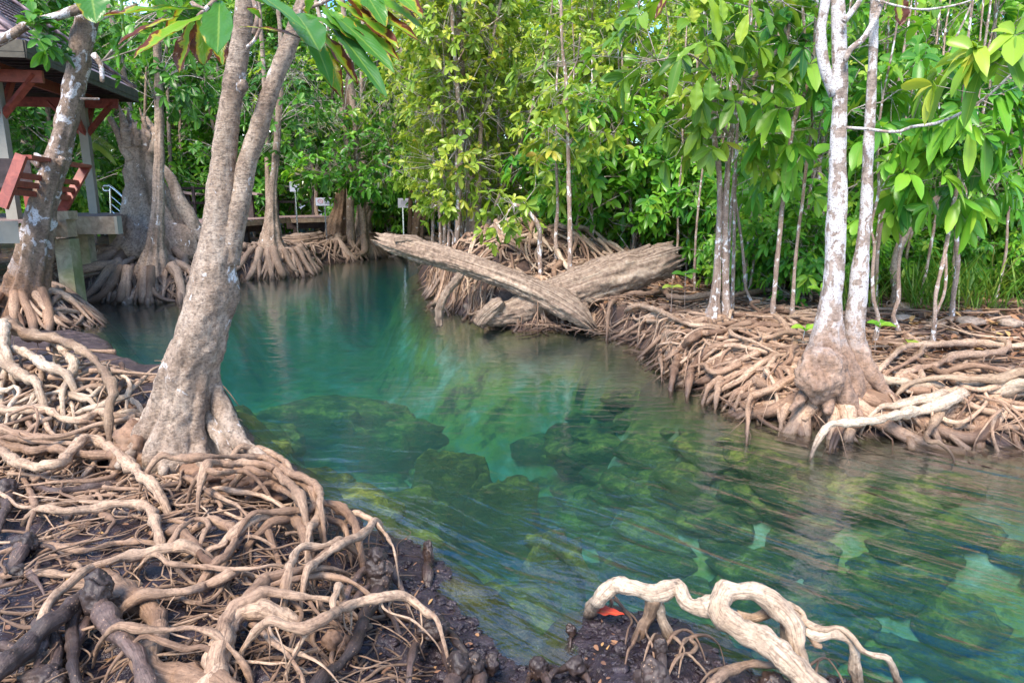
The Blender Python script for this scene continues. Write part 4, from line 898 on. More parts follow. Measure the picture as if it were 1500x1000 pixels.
# ---------------------------------------------------------------- roots traced on the banks
def PG(px, py, lift):
    z = .2 + lift
    for _ in range(5):
        p = PZ(px, py, z); z = .5 * z + .5 * (max(float(T(p[0], p[1])), 0.0) + lift)
    return PZ(px, py, z)
def stroke(mb, L, w0, w1=None, lift=.05, ends=(0, 0), sides=16, amp=.42, rg=None, feed=0, ab=None):
    """L: (px, py) or (px, py, lift) rows; w px widths; ends: 1 dives into the ground at that end"""
    w1 = w1 or w0; n = len(L); rows = []
    for k, q in enumerate(L):
        t = k / (n - 1); l = q[2] if len(q) > 2 else lift
        p = PZ(q[0], q[1], ab) if ab is not None and len(q) < 3 else (PZ(q[0], q[1], q[2]) if ab is not None else PG(q[0], q[1], l))
        rows.append((*p, (w0 + (w1 - w0) * t) / 2000.0 * math.hypot(p[1], p[2] - H)))
    if ab is None:
        for e in (0, 1):
            a, b_ = (rows[0], rows[1]) if e == 0 else (rows[-1], rows[-2]); d_ = np.array(a[:2]) - np.array(b_[:2]); d_ /= np.linalg.norm(d_) + 1e-9
            zg = min(a[2] - a[3] * 2, max(0.0, float(T(a[0], a[1]))) - a[3] * 1.5); k1 = min(.10, a[2] - zg) + a[3]
            q1 = (a[0] + d_[0] * k1 * .8, a[1] + d_[1] * k1 * .8, a[2] * .55 + zg * .45, a[3] * .72); q2 = (a[0] + d_[0] * k1 * 1.2, a[1] + d_[1] * k1 * 1.2, zg, a[3] * .45)
            rows = [q2, q1] + rows if e == 0 else rows + [q1, q2]
    S = smooth_path(rows, .014 if rows[0][1] < 4.2 else .03); P = S[:, :3]; r = np.maximum(S[:, 3], .002)
    j = np.arange(len(P)) * .06; sd_ = rg.random() * 90
    P = P + np.stack([vnoise(np.stack([j * 1.0 + sd_ + 31 * q, j * 0, j * 0], -1), q) for q in range(3)], -1) * (r * .35)[:, None]
    r = r * (1 + .26 * vnoise(np.stack([j * 1.3 + sd_, j * 0, j * 0], -1), 6))
    tube(mb, P, r, sides, amp, 16, int(rg.integers(99)), fine=.05, tint=rg.random())
    if feed: hanging(mb, P, r, rg, feed, (.0018, .0055), .09)
    return P, r
rgf = np.random.default_rng(77)
def root_thing(label, strokes, mat=ROOT, group='pale roots woven over the near left bank', name='mangrove_root', cat='root'):
    """strokes: dicts; the first is the main root, the rest are children named side_root"""
    parts = []
    for k, s in enumerate(strokes):
        mb = MB(); P, r = stroke(mb, rg=rgf, **s); parts.append((mb, P))
    b = parts[0][1][len(parts[0][1]) // 2]
    root = thing(name, label, cat, b, group)
    for k, (mb, P) in enumerate(parts): mb.build('main_root' if k == 0 else 'side_root', mat, root)
    return root
D = lambda L, w0, w1=None, lift=.05, ends=(0, 0), feed=0, **k: dict(L=L, w0=w0, w1=w1, lift=lift, ends=ends, feed=feed, **k)

root_thing('thickest pale root snaking down to the bottom edge beside the dark knee', [
  D([(146, 846), (160, 850), (175, 862), (190, 874), (207, 887), (221, 908), (230, 932), (221, 955), (224, 975), (245, 985), (272, 991), (300, 994), (330, 1006)], 29, 33, .07, (1, 0), 14),
  D([(158, 852), (140, 860), (110, 857)], 16, 10, .05)])
root_thing('forked thick root with a sawn-looking blunt end, right of the snaking root', [
  D([(304, 1000), (312, 975), (320, 940), (336, 915), (356, 898), (378, 890), (395, 893)], 36, 24, .10, (0, 0), 10),
  D([(318, 950), (330, 915), (345, 892), (372, 878), (393, 867), (430, 873), (480, 878)], 24, 9, .13, (0, 1), 12),
  D([(352, 885), (366, 868), (387, 850), (408, 842), (430, 837), (452, 833), (478, 830)], 17, 9, .13, (0, 1), 10),
  D([(378, 862), (410, 852), (440, 846), (475, 843), (512, 850)], 12, 8, .12, (0, 1), 8)])
root_thing('straight tan root slanting up from the mud over the other roots of the bank', [
  D([(66, 892), (82, 872), (100, 857), (115, 842), (133, 833), (158, 824), (187, 817), (212, 812), (235, 806), (256, 803), (272, 801)], 13, 15, .12, (1, 0), 16),
  D([(225, 812), (250, 826), (290, 829), (330, 833), (372, 832), (405, 827)], 9, 4, .13, (0, 1), 10)])
root_thing('plump root ending under the forked one, smooth and cream coloured', [
  D([(208, 870), (225, 868), (253, 866), (275, 863), (300, 857), (318, 850), (334, 842), (343, 838)], 15, 12, .12, (0, 1), 12)])
root_thing('long level root crossing in front of the snaking root', [
  D([(170, 918), (205, 922), (240, 924), (275, 921), (300, 926), (318, 935)], 9, 12, .17), D([(205, 933), (222, 934), (245, 942), (275, 950), (300, 948)], 7, 8, .15)])
root_thing('thin wavy root running left over the dark mud', [
  D([(0, 810), (27, 803), (52, 797), (73, 798), (100, 804), (127, 805), (150, 799), (173, 795), (195, 793), (213, 793), (243, 798), (262, 802)], 7, 10, .04, (0, 1)),
  D([(78, 800), (110, 796), (140, 790), (154, 783), (160, 773), (167, 762), (150, 753)], 6, 9, .05)])
root_thing('gnarled root in the mud below the thin wavy one', [
  D([(0, 842), (30, 838), (67, 837), (90, 842), (108, 842), (118, 832), (108, 826)], 9, 9, .03, (0, 0), 4), D([(55, 828), (66, 818), (82, 813), (88, 820)], 6, 4, .03, (1, 1))])
root_thing('arched root humped over the mud straight below the tree foot', [
  D([(58, 744), (78, 746), (100, 747), (118, 744), (140, 742), (160, 739), (180, 738), (200, 739), (216, 744), (226, 755), (232, 770), (234, 782)], 10, 15, .09, (1, 1), 10),
  D([(100, 750), (97, 765), (112, 768)], 12, 8, .02, (0, 1)), D([(232, 768), (246, 763), (268, 764)], 7, 6, .06)])
root_thing('short root pointing straight down the mud at the left edge', [
  D([(28, 684), (34, 696), (40, 710), (46, 722), (50, 737), (49, 752), (43, 768)], 6, 9, .06, (0, 1)), D([(28, 684), (12, 700), (2, 716)], 4, 3, .04, (0, 1))])
root_thing('big smooth root bending over beside the tree foot like an elbow', [
  D([(-20, 654), (0, 662), (25, 675), (50, 681), (70, 681), (87, 677), (100, 668), (113, 657), (123, 647), (134, 643), (147, 645), (157, 651), (168, 660), (180, 671), (190, 681), (201, 691), (213, 701), (226, 711)], 14, 16, .16, (0, 1), 16)])
root_thing('broad grey root lying behind the elbow root', [
  D([(-10, 648), (25, 655), (50, 658), (75, 657), (100, 662), (130, 666), (162, 668)], 17, 9, .13), D([(0, 628), (25, 635), (50, 641), (80, 641), (105, 640), (130, 640)], 15, 8, .16, (0, 1)),
  D([(0, 641), (40, 646), (80, 648), (110, 650)], 8, 6, .16), D([(144, 668), (134, 682), (122, 695)], 8, 7, .07, (0, 1))])
GP = 'bleached stilt roots piled at the left edge'
root_thing('largest bleached root arching over the top of the stilt pile', [
  D([(-14, 478), (0, 474), (12, 471), (22, 476), (40, 487), (58, 491), (77, 493), (94, 500), (107, 507), (120, 514), (130, 521), (141, 531), (150, 541), (159, 553), (164, 565), (166, 582), (160, 594)], 17, 11, .34, (0, 1), 6),
  D([(83, 505), (97, 520), (105, 533), (106, 546), (100, 560), (93, 573)], 12, 10, .24, (0, 1)), D([(106, 540), (114, 556), (120, 568), (132, 572)], 9, 6, .20, (0, 1)),
  D([(107, 545), (111, 560), (113, 577)], 6, 5, .16, (0, 1)), D([(3, 474), (5, 500), (10, 515)], 13, 10, .36)], ROOT_SILVER, GP)
root_thing('second bleached root below the top one, sloping right', [
  D([(-10, 508), (8, 508), (22, 511), (38, 515), (50, 522), (62, 531), (78, 540), (97, 549)], 11, 12, .30, (0, 1), 4), D([(60, 531), (61, 545), (60, 560)], 10, 8, .22, (0, 1))], ROOT_SILVER, GP)
root_thing('blunt bleached root leaning across the left edge of the pile', [
  D([(4, 512), (7, 522), (14, 534), (28, 547), (42, 556), (55, 566)], 15, 13, .28, (0, 1), 3), D([(10, 535), (4, 550), (0, 568)], 10, 8, .2, (0, 1)), D([(20, 550), (14, 562), (4, 572)], 8, 7, .18, (0, 1))], ROOT_SILVER, GP)
root_thing('woven thin bleached roots in the middle of the pile', [
  D([(14, 597), (26, 590), (40, 583), (50, 576), (57, 569), (70, 566), (83, 567), (97, 575), (110, 581), (122, 585), (133, 587)], 6, 8, .20, (1, 1)),
  D([(38, 599), (52, 588), (67, 577), (85, 574), (100, 573), (116, 578), (133, 580), (143, 572), (150, 567)], 7, 6, .20, (1, 1)),
  D([(0, 571), (12, 571), (22, 565), (30, 572), (24, 583), (18, 590), (13, 598)], 8, 7, .22, (0, 1)), D([(62, 600), (72, 590), (90, 583), (105, 592), (108, 606)], 6, 6, .16, (1, 1)),
  D([(30, 600), (40, 596), (48, 584), (56, 574)], 7, 6, .2)], ROOT_SILVER, GP)
root_thing('root twisting from the pile toward the tree foot', [
  D([(122, 600), (138, 598), (150, 594), (160, 588), (173, 583), (184, 582), (194, 587), (203, 594)], 8, 9, .16, (1, 1)), D([(120, 611), (135, 608), (150, 604), (165, 607), (180, 604), (200, 601)], 9, 9, .13, (1, 1)),
  D([(160, 543), (172, 547), (182, 551), (189, 558), (191, 568), (187, 578)], 6, 6, .2, (0, 1)), D([(165, 548), (176, 556), (182, 553)], 4, 4, .2)], ROOT_SILVER, GP)
root_thing('long wavy root marking the front of the stilt pile', [
  D([(-10, 602), (15, 602), (33, 600), (52, 599), (70, 601), (82, 608), (95, 614), (112, 616), (127, 613), (138, 606), (148, 602), (162, 606), (180, 608), (196, 604)], 13, 10, .20, (0, 1), 8),
  D([(26, 602), (38, 612), (44, 624), (52, 634)], 11, 8, .14, (0, 1)), D([(70, 603), (71, 618), (66, 633)], 13, 11, .12, (0, 1)), D([(76, 606), (84, 618), (80, 630)], 8, 7, .12, (0, 1))], ROOT, GP)
root_thing('roots twined along the water side of the tree foot', [
  D([(236, 668), (258, 670), (283, 671), (310, 670), (333, 669), (360, 667), (383, 668), (398, 674), (412, 683), (430, 694), (446, 702), (460, 711), (468, 720), (470, 733)], 10, 11, .24, (0, 1), 6),
  D([(300, 683), (318, 680), (336, 682), (353, 680), (375, 681), (393, 684), (407, 692), (418, 704), (432, 716), (443, 731)], 11, 11, .22, (0, 1)),
  D([(350, 655), (368, 657), (385, 660), (401, 667), (415, 675), (424, 686)], 9, 8, .25, (0, 1)),
  D([(360, 690), (382, 692), (400, 697), (418, 700), (434, 704), (450, 712), (458, 724)], 11, 11, .2, (0, 1)),
  D([(390, 708), (405, 714), (418, 720), (430, 728), (440, 744)], 10, 9, .14, (0, 1)), D([(300, 690), (320, 693), (345, 690), (365, 694)], 8, 7, .2),
  D([(320, 716), (350, 722), (380, 726), (410, 738)], 9, 8, .08, (0, 1)), D([(275, 700), (300, 716), (330, 733), (350, 742)], 9, 7, .08, (0, 1))], ROOT, 'pale roots woven over the near left bank')
root_thing('looped root curling at the water edge below the tree foot', [
  D([(372, 752), (400, 750), (430, 748), (455, 748), (464, 740), (474, 735), (486, 735), (500, 741), (511, 751), (518, 763), (523, 774)], 9, 12, .16, (1, 1), 10),
  D([(463, 738), (470, 748), (469, 758), (460, 768), (453, 778)], 10, 9, .16, (0, 1)), D([(470, 758), (490, 762), (502, 768), (508, 782)], 10, 8, .1, (0, 1))])
root_thing('pair of crossing roots reaching out over the water edge', [
  D([(549, 761), (540, 772), (527, 783), (510, 793), (493, 803), (476, 815), (460, 827), (450, 838)], 10, 11, .17, (0, 1), 8),
  D([(522, 751), (534, 755), (547, 762), (556, 771), (566, 783), (572, 794), (577, 804)], 8, 4, .16, (0, 1))])
root_thing('knuckled roots bent over the mud left of the looped root', [
  D([(395, 764), (410, 760), (423, 758), (434, 764), (441, 774), (446, 784), (450, 795)], 13, 13, .12, (0, 1), 6),
  D([(345, 782), (356, 773), (367, 765), (380, 757), (390, 756)], 15, 12, .12, (1, 0), 6), D([(385, 770), (392, 782), (398, 796)], 10, 8, .08, (0, 1)), D([(336, 806), (352, 793), (362, 786), (380, 788)], 9, 7, .08, (1, 1))])
root_thing('mottled root doubled back on itself above the forked root', [
  D([(262, 776), (272, 784), (284, 795), (292, 807), (303, 820), (313, 830)], 14, 12, .10, (1, 1), 6), D([(262, 776), (274, 768), (285, 762), (302, 763), (306, 772), (298, 782)], 10, 8, .13, (0, 0), 4),
  D([(308, 763), (325, 768), (340, 776), (345, 790), (340, 806), (330, 818), (322, 822)], 11, 14, .10, (0, 1)), D([(305, 806), (316, 800), (328, 796), (332, 785)], 10, 8, .10)], ROOT)
root_thing('upper bent root crossing the middle of the bank toward the water', [
  D([(422, 834), (430, 818), (433, 808), (441, 800), (455, 800), (470, 800), (487, 797), (498, 790)], 13, 10, .14, (1, 0), 8), D([(455, 832), (468, 818), (484, 806), (500, 797)], 9, 8, .15)])
root_thing('long curved root sweeping across the front of the bank to the water', [
  D([(392, 910), (420, 917), (443, 919), (465, 911), (483, 900), (503, 891), (523, 883), (541, 877), (557, 874), (576, 872), (593, 873), (606, 880), (617, 890), (629, 900), (641, 909)], 15, 8, .20, (0, 1), 12),
  D([(497, 858), (494, 868), (488, 881), (490, 894), (478, 905), (462, 912)], 12, 11, .18), D([(555, 876), (562, 890), (575, 898), (590, 902), (608, 910)], 4, 3, .17, (0, 1)),
  D([(572, 880), (570, 893), (580, 904)], 4, 3, .14, (0, 1))])
root_thing('slack roots curling down at lower centre of the bank', [
  D([(372, 916), (385, 925), (398, 938), (420, 955), (440, 985), (444, 1000)], 8, 5, .10, (0, 1)), D([(395, 920), (402, 935), (418, 950), (438, 956), (472, 974)], 7, 4, .10, (0, 1)), D([(336, 972), (370, 970), (400, 972), (420, 971)], 5, 3, .06)])
DG = 'dark breathing knees in the mud'
root_thing('thick dark root running to the bottom edge under the long curved root', [
  D([(552, 868), (545, 880), (537, 895), (531, 915), (527, 935), (518, 952), (498, 975), (478, 990), (462, 1010)], 17, 20, .07, (1, 0))], ROOT_DARK, DG)
# dark knees: stout knobs on legs
def knee(label, heads, legs, mat=ROOT_DARK, spots=None):
    mb = MB(); c = None
    for (px, py, rw, rh, l) in heads:
        p = PG(px, py, l); s = math.hypot(p[1], p[2] - H) / 1000.0; c = p if c is None else c
        blob(mb, p, (rw * s * 1.1, rw * s, rh * s * 1.25), .34, 1.6, int(rgf.integers(50)), 4)
    b = (c[0], c[1], float(T(c[0], c[1])))
    root = thing('root_knee', label, 'root knee', b, DG); mb.build('knob', mat, root)
    for L in legs: m = MB(); stroke(m, rg=rgf, **L); m.build('leg', mat, root)
    return root
knee('largest dark knee root with legs splayed, at the bottom left', [(143, 857, 15, 14, .16), (140, 878, 16, 20, .13)], [
  D([(132, 865), (118, 874), (104, 885), (92, 897), (76, 908), (60, 920), (45, 935), (30, 952), (12, 968), (-8, 985)], 20, 24, .12), D([(146, 875), (149, 892), (157, 913), (170, 932), (187, 953), (200, 978), (212, 1005)], 22, 22, .12),
  D([(112, 890), (106, 905), (104, 922), (103, 937), (108, 955), (112, 985)], 20, 14, .08, (0, 1)), D([(60, 918), (66, 938), (60, 958), (55, 985)], 20, 16, .06, (0, 1)), D([(130, 895), (125, 915), (115, 935)], 14, 10, .06, (0, 1)), D([(30, 950), (10, 946), (-5, 948)], 14, 11, .07), D([(76, 925), (84, 950), (80, 975)], 14, 11, .05, (0, 1))])
knee('dark knee standing in mud at the left, a thin wavy root behind it', [(38, 797, 13, 12, .06)], [D([(40, 796), (30, 812), (20, 826)], 22, 16, .04, (0, 1)), D([(42, 795), (60, 797), (76, 800)], 18, 10, .05, (0, 1))])
knee('small bent knee low in the left mud', [(28, 836, 10, 7, .04)], [D([(26, 836), (42, 838), (50, 847), (58, 857)], 12, 5, .03, (0, 1))])
knee('dark knee roots half in shadow at the left edge above the mud', [(10, 718, 13, 12, .06)], [D([(10, 716), (14, 735), (4, 755), (0, 765)], 16, 11, .04, (0, 1)), D([(50, 714), (80, 718), (110, 717), (150, 710)], 12, 15, .05, (1, 1))])
knee('knee like a small seated figure at the water edge', [(553, 814, 11, 9, .17), (556, 834, 14, 14, .12), (556, 856, 15, 14, .06)], [
  D([(546, 826), (530, 836), (520, 848), (512, 862)], 12, 9, .08, (0, 1)), D([(566, 826), (576, 840), (586, 860)], 12, 10, .06, (0, 1)), D([(545, 855), (530, 868), (520, 880)], 11, 9, .05, (0, 1)), D([(556, 865), (560, 885), (576, 905)], 14, 10, .03, (0, 1))])
knee('slim finger-like knee standing alone in the water', [(627, 800, 5.5, 8, .09), (628, 815, 6, 12, .05)], [D([(627, 806), (628, 822), (627, 838)], 10, 13, .02, (0, 1))])
knee('spotted knee with splayed legs where the long curved root comes down', [(632, 918, 19, 11, .12), (640, 922, 13, 12, .11)], [
  D([(628, 915), (618, 928), (608, 945), (600, 975)], 17, 9, .07, (0, 1)), D([(640, 925), (648, 945), (655, 970), (664, 985)], 11, 9, .05, (0, 1)), D([(646, 918), (660, 930), (672, 945), (680, 955)], 10, 8, .05, (0, 1))])
knee('double humped spotted knee at the bottom edge', [(673, 975, 14, 15, .10), (693, 973, 13, 13, .10), (680, 985, 18, 15, .06)], [D([(672, 976), (664, 992), (660, 1012)], 20, 16, .05), D([(696, 976), (706, 990), (708, 1012)], 17, 14, .05)])
knee('single round knee right of the double humped one', [(718, 972, 11, 11, .07)], [D([(718, 974), (712, 985), (706, 992)], 15, 11, .03, (0, 1))])
knee('crooked reddish knee at the bottom, left of the two in the middle', [(790, 978, 12, 11, .06)], [D([(785, 982), (776, 990), (772, 1005)], 13, 10, .03), D([(795, 980), (800, 992), (804, 1003)], 12, 9, .03)])
knee('knee with arm-like root in the bottom middle mud', [(843, 974, 12, 9, .07)], [D([(838, 976), (822, 982), (810, 985)], 11, 7, .04, (0, 1)), D([(848, 978), (856, 988), (862, 996)], 12, 6, .03, (0, 1))])
knee('tiny red knob in the shallow puddle left of the fallen red leaf', [(837, 922, 7, 7, .03)], [D([(837, 923), (836, 930)], 9, 8, .01)])
knee('large rounded spotted knee below the legs of the looping root', [(960, 990, 18, 20, .05), (958, 1000, 19, 16, .02)], [D([(948, 995), (940, 1006)], 12, 10, .01)])
knee('dark red knee between the feet of the looping root', [(968, 950, 9, 12, .05)], [D([(968, 945), (970, 958), (972, 968)], 15, 12, .03, (0, 1))])
knee('round brown knob lying under the long curved root', [(490, 935, 13, 11, .05), (503, 945, 14, 10, .04)], [D([(498, 945), (488, 956), (486, 962)], 9, 7, .02, (0, 1))], ROOT)
knee('small pinkish knob under the looping root at the bottom right', [(1133, 996, 13, 9, .04), (1128, 1004, 12, 10, .02)], [D([(1120, 1000), (1108, 1003)], 9, 6, .01)])
knee('mottled knob at the bottom left corner of the bank', [(62, 992, 20, 10, .04), (80, 998, 16, 9, .03)], [D([(60, 990), (44, 1000)], 15, 10, .02)])
# the looping root at the bottom right
LG = None
root_thing('sculptural looping root on legs over the fast water at the bottom right', [
  D([(861, 897, .03), (868, 886, .10), (880, 873, .18), (891, 861, .22), (903, 854, .24), (915, 856, .25), (930, 862, .25), (946, 869, .25), (960, 870, .25), (978, 866, .26), (993, 862, .26), (1000, 872, .26), (1007, 884, .25), (1018, 890, .24), (1035, 888, .25), (1052, 886, .26)], 19, 25, ab=0, sides=20),
  D([(1192, 1012, .10), (1180, 996, .14), (1166, 980, .17), (1150, 962, .20), (1134, 947, .22), (1116, 933, .23), (1098, 925, .23), (1078, 921, .23), (1060, 912, .24), (1050, 900, .26), (1052, 886, .28), (1062, 876, .29), (1078, 872, .30), (1095, 871, .30), (1112, 873, .30), (1128, 881, .29), (1143, 892, .27), (1157, 906, .25), (1166, 924, .22), (1170, 945, .18), (1175, 970, .12), (1186, 1004, .04)], 32, 22, ab=0, sides=22),
  D([(1146, 896, .26), (1160, 898, .26), (1176, 908, .25), (1192, 917, .24), (1210, 921, .24), (1226, 918, .24), (1240, 925, .23), (1253, 938, .21), (1262, 950, .19), (1278, 957, .18), (1296, 960, .17), (1306, 972, .13), (1312, 988, .08), (1318, 1006, .0)], 10, 11, ab=0, sides=14),
  D([(1180, 925, .22), (1196, 932, .21), (1214, 927, .22), (1232, 930, .21), (1246, 938, .19), (1253, 952, .15), (1254, 972, .09), (1258, 1002, .0)], 14, 15, ab=0, sides=14),
  D([(1182, 920, .22), (1190, 934, .20), (1196, 944, .19), (1203, 946, .19)], 13, 7, ab=0),
  D([(1140, 893, .25), (1148, 884, .25), (1162, 886, .24), (1176, 896, .22), (1180, 908, .21)], 11, 8, ab=0),
  D([(1078, 900, .2), (1096, 905, .19), (1115, 900, .2), (1132, 890, .24)], 14, 14, ab=0),
  D([(957, 872, .24), (956, 885, .20), (952, 900, .15), (943, 918, .10), (936, 936, .05), (928, 954, .0)], 20, 12, ab=0), D([(958, 878, .22), (963, 896, .16), (972, 914, .11), (980, 930, .06), (988, 950, .0)], 16, 15, ab=0),
  D([(1146, 895, .24), (1149, 915, .18), (1154, 935, .12), (1162, 960, .06)], 12, 12, ab=0),
  D([(870, 884, .12), (872, 893, .07), (869, 903, .02)], 4, 3, ab=0), D([(893, 872, .17), (896, 884, .1), (888, 898, .03)], 5, 3, ab=0)], ROOT_SILVER, None, 'looping_root')
root_thing('low arching root in front of the loop, leaving at the bottom edge', [
  D([(1036, 1008), (1047, 998), (1056, 990), (1070, 983), (1088, 977), (1104, 973), (1122, 973), (1140, 976)], 12, 9, .08, (0, 0)), D([(1060, 990), (1068, 1000), (1072, 1008)], 8, 6, .03)], ROOT, None)
# curled little roots beside it
mb = MB()
for L, w_ in (([(985, 930), (1000, 922), (1012, 925), (1022, 938)], 6), ([(1000, 945), (1008, 935), (1020, 945), (1012, 955), (1000, 957), (988, 968)], 7), ([(1015, 932), (1035, 930), (1050, 940), (1056, 952)], 5), ([(1008, 957), (1020, 968), (1030, 978)], 5),
              ([(905, 880), (915, 893), (925, 908), (920, 920)], 5), ([(900, 872), (912, 888), (930, 905)], 4), ([(950, 905), (946, 925), (955, 945)], 5), ([(958, 930), (950, 945), (945, 960)], 4), ([(935, 925), (925, 945), (920, 952)], 5), ([(1190, 970), (1208, 962), (1222, 975), (1235, 998)], 4), ([(1195, 990), (1200, 968), (1212, 964)], 3),
              ([(1040, 985), (1060, 978), (1080, 975)], 4), ([(990, 935), (1002, 950), (998, 965)], 4)):
    stroke(mb, [(a, b) for a, b in L], w_, w_ * .6, .04, (1, 1), 8, rg=rgf)
tag(mb.build('curled_rootlets', ROOT, base=tuple(PG(1000, 950, 0))), 'curled little roots sprouting beside the looping root', 'rootlets', kind='stuff')

# --- fine woven roots of the near bank
def land_ok(x, y): return T(x, y) > .03
mb = MB(); rg = np.random.default_rng(21)
for _ in range(430):
    px = rg.uniform(-60, 560); py = rg.uniform(690, 1040)
    if px + .6 * (py - 690) * 0 > 660: continue
    p = PZ(px, py, .2)
    if not land_ok(p[0], p[1]): continue
    dens = 1.0 if px > 120 + (py - 800) * -.6 else .35
    if rg.random() > dens: continue
    big = rg.random()
    r0 = rg.uniform(.002, .005) if big < .8 else rg.uniform(.006, .011)
    P, r = root_path(p[0], p[1], rg.uniform(0, 6.28), rg.uniform(.15, .75), r0, .0012, rg.uniform(.01, .09), .13, rg, .022)
    add_root(mb, P, r, 6 if r0 < .006 else 8, rg, .15)
    if r0 > .006: hanging(mb, P, r, rg, 6, (.0015, .0035), .06)
tag(mb.build('rootlet_mat', ROOT_FINE, base=(-.8, 2.8, .15)), 'tangle of thin rootlets over the near left bank', 'rootlets', kind='stuff')
mb = MB()
for _ in range(230):
    px = rg.uniform(-40, 330); py = rg.uniform(640, 740); p = PZ(px, py, .25)
    P, r = root_path(p[0], p[1], rg.uniform(0, 6.28), rg.uniform(.2, 1.0), rg.uniform(.003, .014), .0015, rg.uniform(.02, .08), .10, rg, .03)
    add_root(mb, P, r, 7, rg)
for _ in range(170):
    px = rg.uniform(-60, 205); py = rg.uniform(555, 655); p = PZ(px, py, .3)
    r0 = rg.uniform(.006, .022)
    P, r = root_path(p[0], p[1], rg.uniform(0, 6.28), rg.uniform(.3, 1.0), r0, .002, rg.uniform(.05, .25), .10, rg, .035)
    add_root(mb, P, r, 8, rg)
tag(mb.build('rootlet_mat', ROOT, base=(-3.5, 4.9, .3)), 'fine bleached roots filling the stilt pile and the ground behind the elbow root', 'rootlets', kind='stuff')

# --- right bank: roots of the white tree and its neighbours, flowing to the water
rgr = np.random.default_rng(33)
RG2 = 'roots draped over the right bank'
root_thing('thickest bare root running along the front of the right bank from the right edge', [
  D([(1560, 560), (1500, 564), (1460, 572), (1420, 574), (1390, 584), (1360, 595), (1330, 604), (1300, 613), (1270, 618), (1240, 620), (1215, 624)], 20, 10, .20, (0, 1), 14),
  D([(1370, 590), (1375, 604), (1366, 621), (1358, 636), (1363, 646), (1374, 646)], 12, 7, .14), D([(1450, 562), (1420, 566), (1395, 574), (1370, 580), (1340, 586), (1310, 596), (1290, 596)], 17, 9, .22, (0, 1), 6),
  D([(1500, 548), (1460, 556), (1420, 556), (1385, 554), (1350, 558), (1330, 564)], 12, 8, .20, (0, 1))], ROOT_SILVER, RG2)
root_thing('pale split root curving over the foot of the white tree', [
  D([(1213, 576), (1240, 572), (1262, 559), (1285, 558), (1306, 558), (1318, 560), (1340, 568), (1366, 566), (1390, 572), (1412, 578)], 14, 9, .16, (1, 1), 6),
  D([(1264, 574), (1270, 570), (1290, 562), (1308, 560)], 6, 5, .15, (1, 0)), D([(1318, 560), (1330, 574), (1360, 572), (1366, 584)], 6, 5, .14, (0, 1))], ROOT_SILVER, RG2)
root_thing('arched root dropping to the water left of the swollen foot', [
  D([(1208, 578), (1196, 568), (1180, 562), (1166, 560), (1150, 564), (1130, 571), (1112, 578), (1100, 581), (1095, 596), (1096, 606)], 11, 9, .16, (1, 1), 10),
  D([(1120, 574), (1104, 586), (1098, 602)], 8, 6, .1, (0, 1))], ROOT_WARM, RG2)
root_thing('twisting roots low on the bank in front of the swollen foot', [
  D([(1215, 590), (1225, 582), (1240, 581), (1255, 587), (1266, 596), (1285, 602), (1305, 606), (1330, 606)], 8, 7, .16, (1, 1), 8),
  D([(1226, 632), (1238, 622), (1255, 624), (1270, 618), (1288, 616), (1295, 604), (1282, 600), (1265, 606), (1245, 614), (1230, 629)], 8, 8, .10, (1, 1)),
  D([(1160, 586), (1164, 596), (1172, 608), (1180, 614), (1186, 606), (1178, 592)], 6, 5, .10), D([(1090, 567), (1105, 558), (1128, 562), (1140, 558)], 13, 12, .10, (1, 1)), D([(1180, 588), (1200, 584), (1222, 588), (1250, 596)], 9, 8, .12)], ROOT_WARM, RG2)
root_thing('long level root crossing behind the thick log end', [
  D([(893, 448), (905, 438), (925, 430), (950, 430), (972, 426), (982, 434), (1010, 436), (1040, 432), (1070, 434), (1095, 428), (1125, 424), (1160, 432)], 6, 9, .14, (1, 1), 12)], ROOT, RG2)
root_thing('pair of long roots forming a point where the right bank meets the logs', [
  D([(1045, 478), (1015, 476), (990, 468), (965, 456), (940, 448), (925, 450), (914, 462), (935, 470), (970, 470), (1010, 470)], 7, 7, .13, (1, 1), 12), D([(1080, 470), (1040, 480), (1000, 486), (960, 488), (930, 486)], 8, 5, .10, (1, 1), 8)], ROOT_WARM, RG2)
root_thing('thick pale roots dropping over the bank edge right of the logs', [
  D([(1100, 470), (1080, 478), (1055, 486), (1030, 488), (1012, 498), (1000, 512), (990, 530), (985, 548)], 10, 11, .12, (1, 1), 12),
  D([(1085, 502), (1060, 505), (1040, 512), (1025, 526), (1015, 542), (1010, 556)], 11, 9, .12, (1, 1), 8), D([(1125, 510), (1100, 520), (1078, 530), (1060, 548), (1040, 566)], 10, 9, .12, (1, 1), 8),
  D([(1150, 540), (1120, 540), (1090, 543), (1060, 556), (1052, 572)], 9, 8, .12, (1, 1), 8), D([(980, 486), (972, 500), (968, 520), (970, 538)], 8, 6, .1, (0, 1), 6), D([(1190, 478), (1160, 482), (1128, 484), (1095, 480), (1070, 486)], 9, 9, .10, (1, 1), 8)], ROOT_WARM, RG2)
root_thing('looped long roots on the ground right of the white tree', [
  D([(1290, 540), (1310, 520), (1330, 508), (1350, 506), (1380, 504), (1410, 502), (1440, 502), (1475, 506), (1510, 505)], 8, 9, .10, (1, 1), 10), D([(1320, 550), (1345, 540), (1370, 535), (1400, 523), (1430, 520), (1462, 516), (1476, 505), (1465, 498)], 11, 9, .12, (1, 1), 10),
  D([(1300, 545), (1320, 536), (1345, 520), (1352, 508)], 8, 7, .12), D([(1370, 555), (1395, 552), (1415, 562), (1440, 558), (1475, 558), (1520, 562)], 8, 7, .12, (1, 1), 8), D([(1350, 545), (1352, 560), (1356, 567)], 9, 7, .1, (1, 1))], ROOT_WARM, RG2)
bankx = [(905, 1060, 492, 590), (1060, 1330, 560, 655), (1330, 1560, 560, 672)]
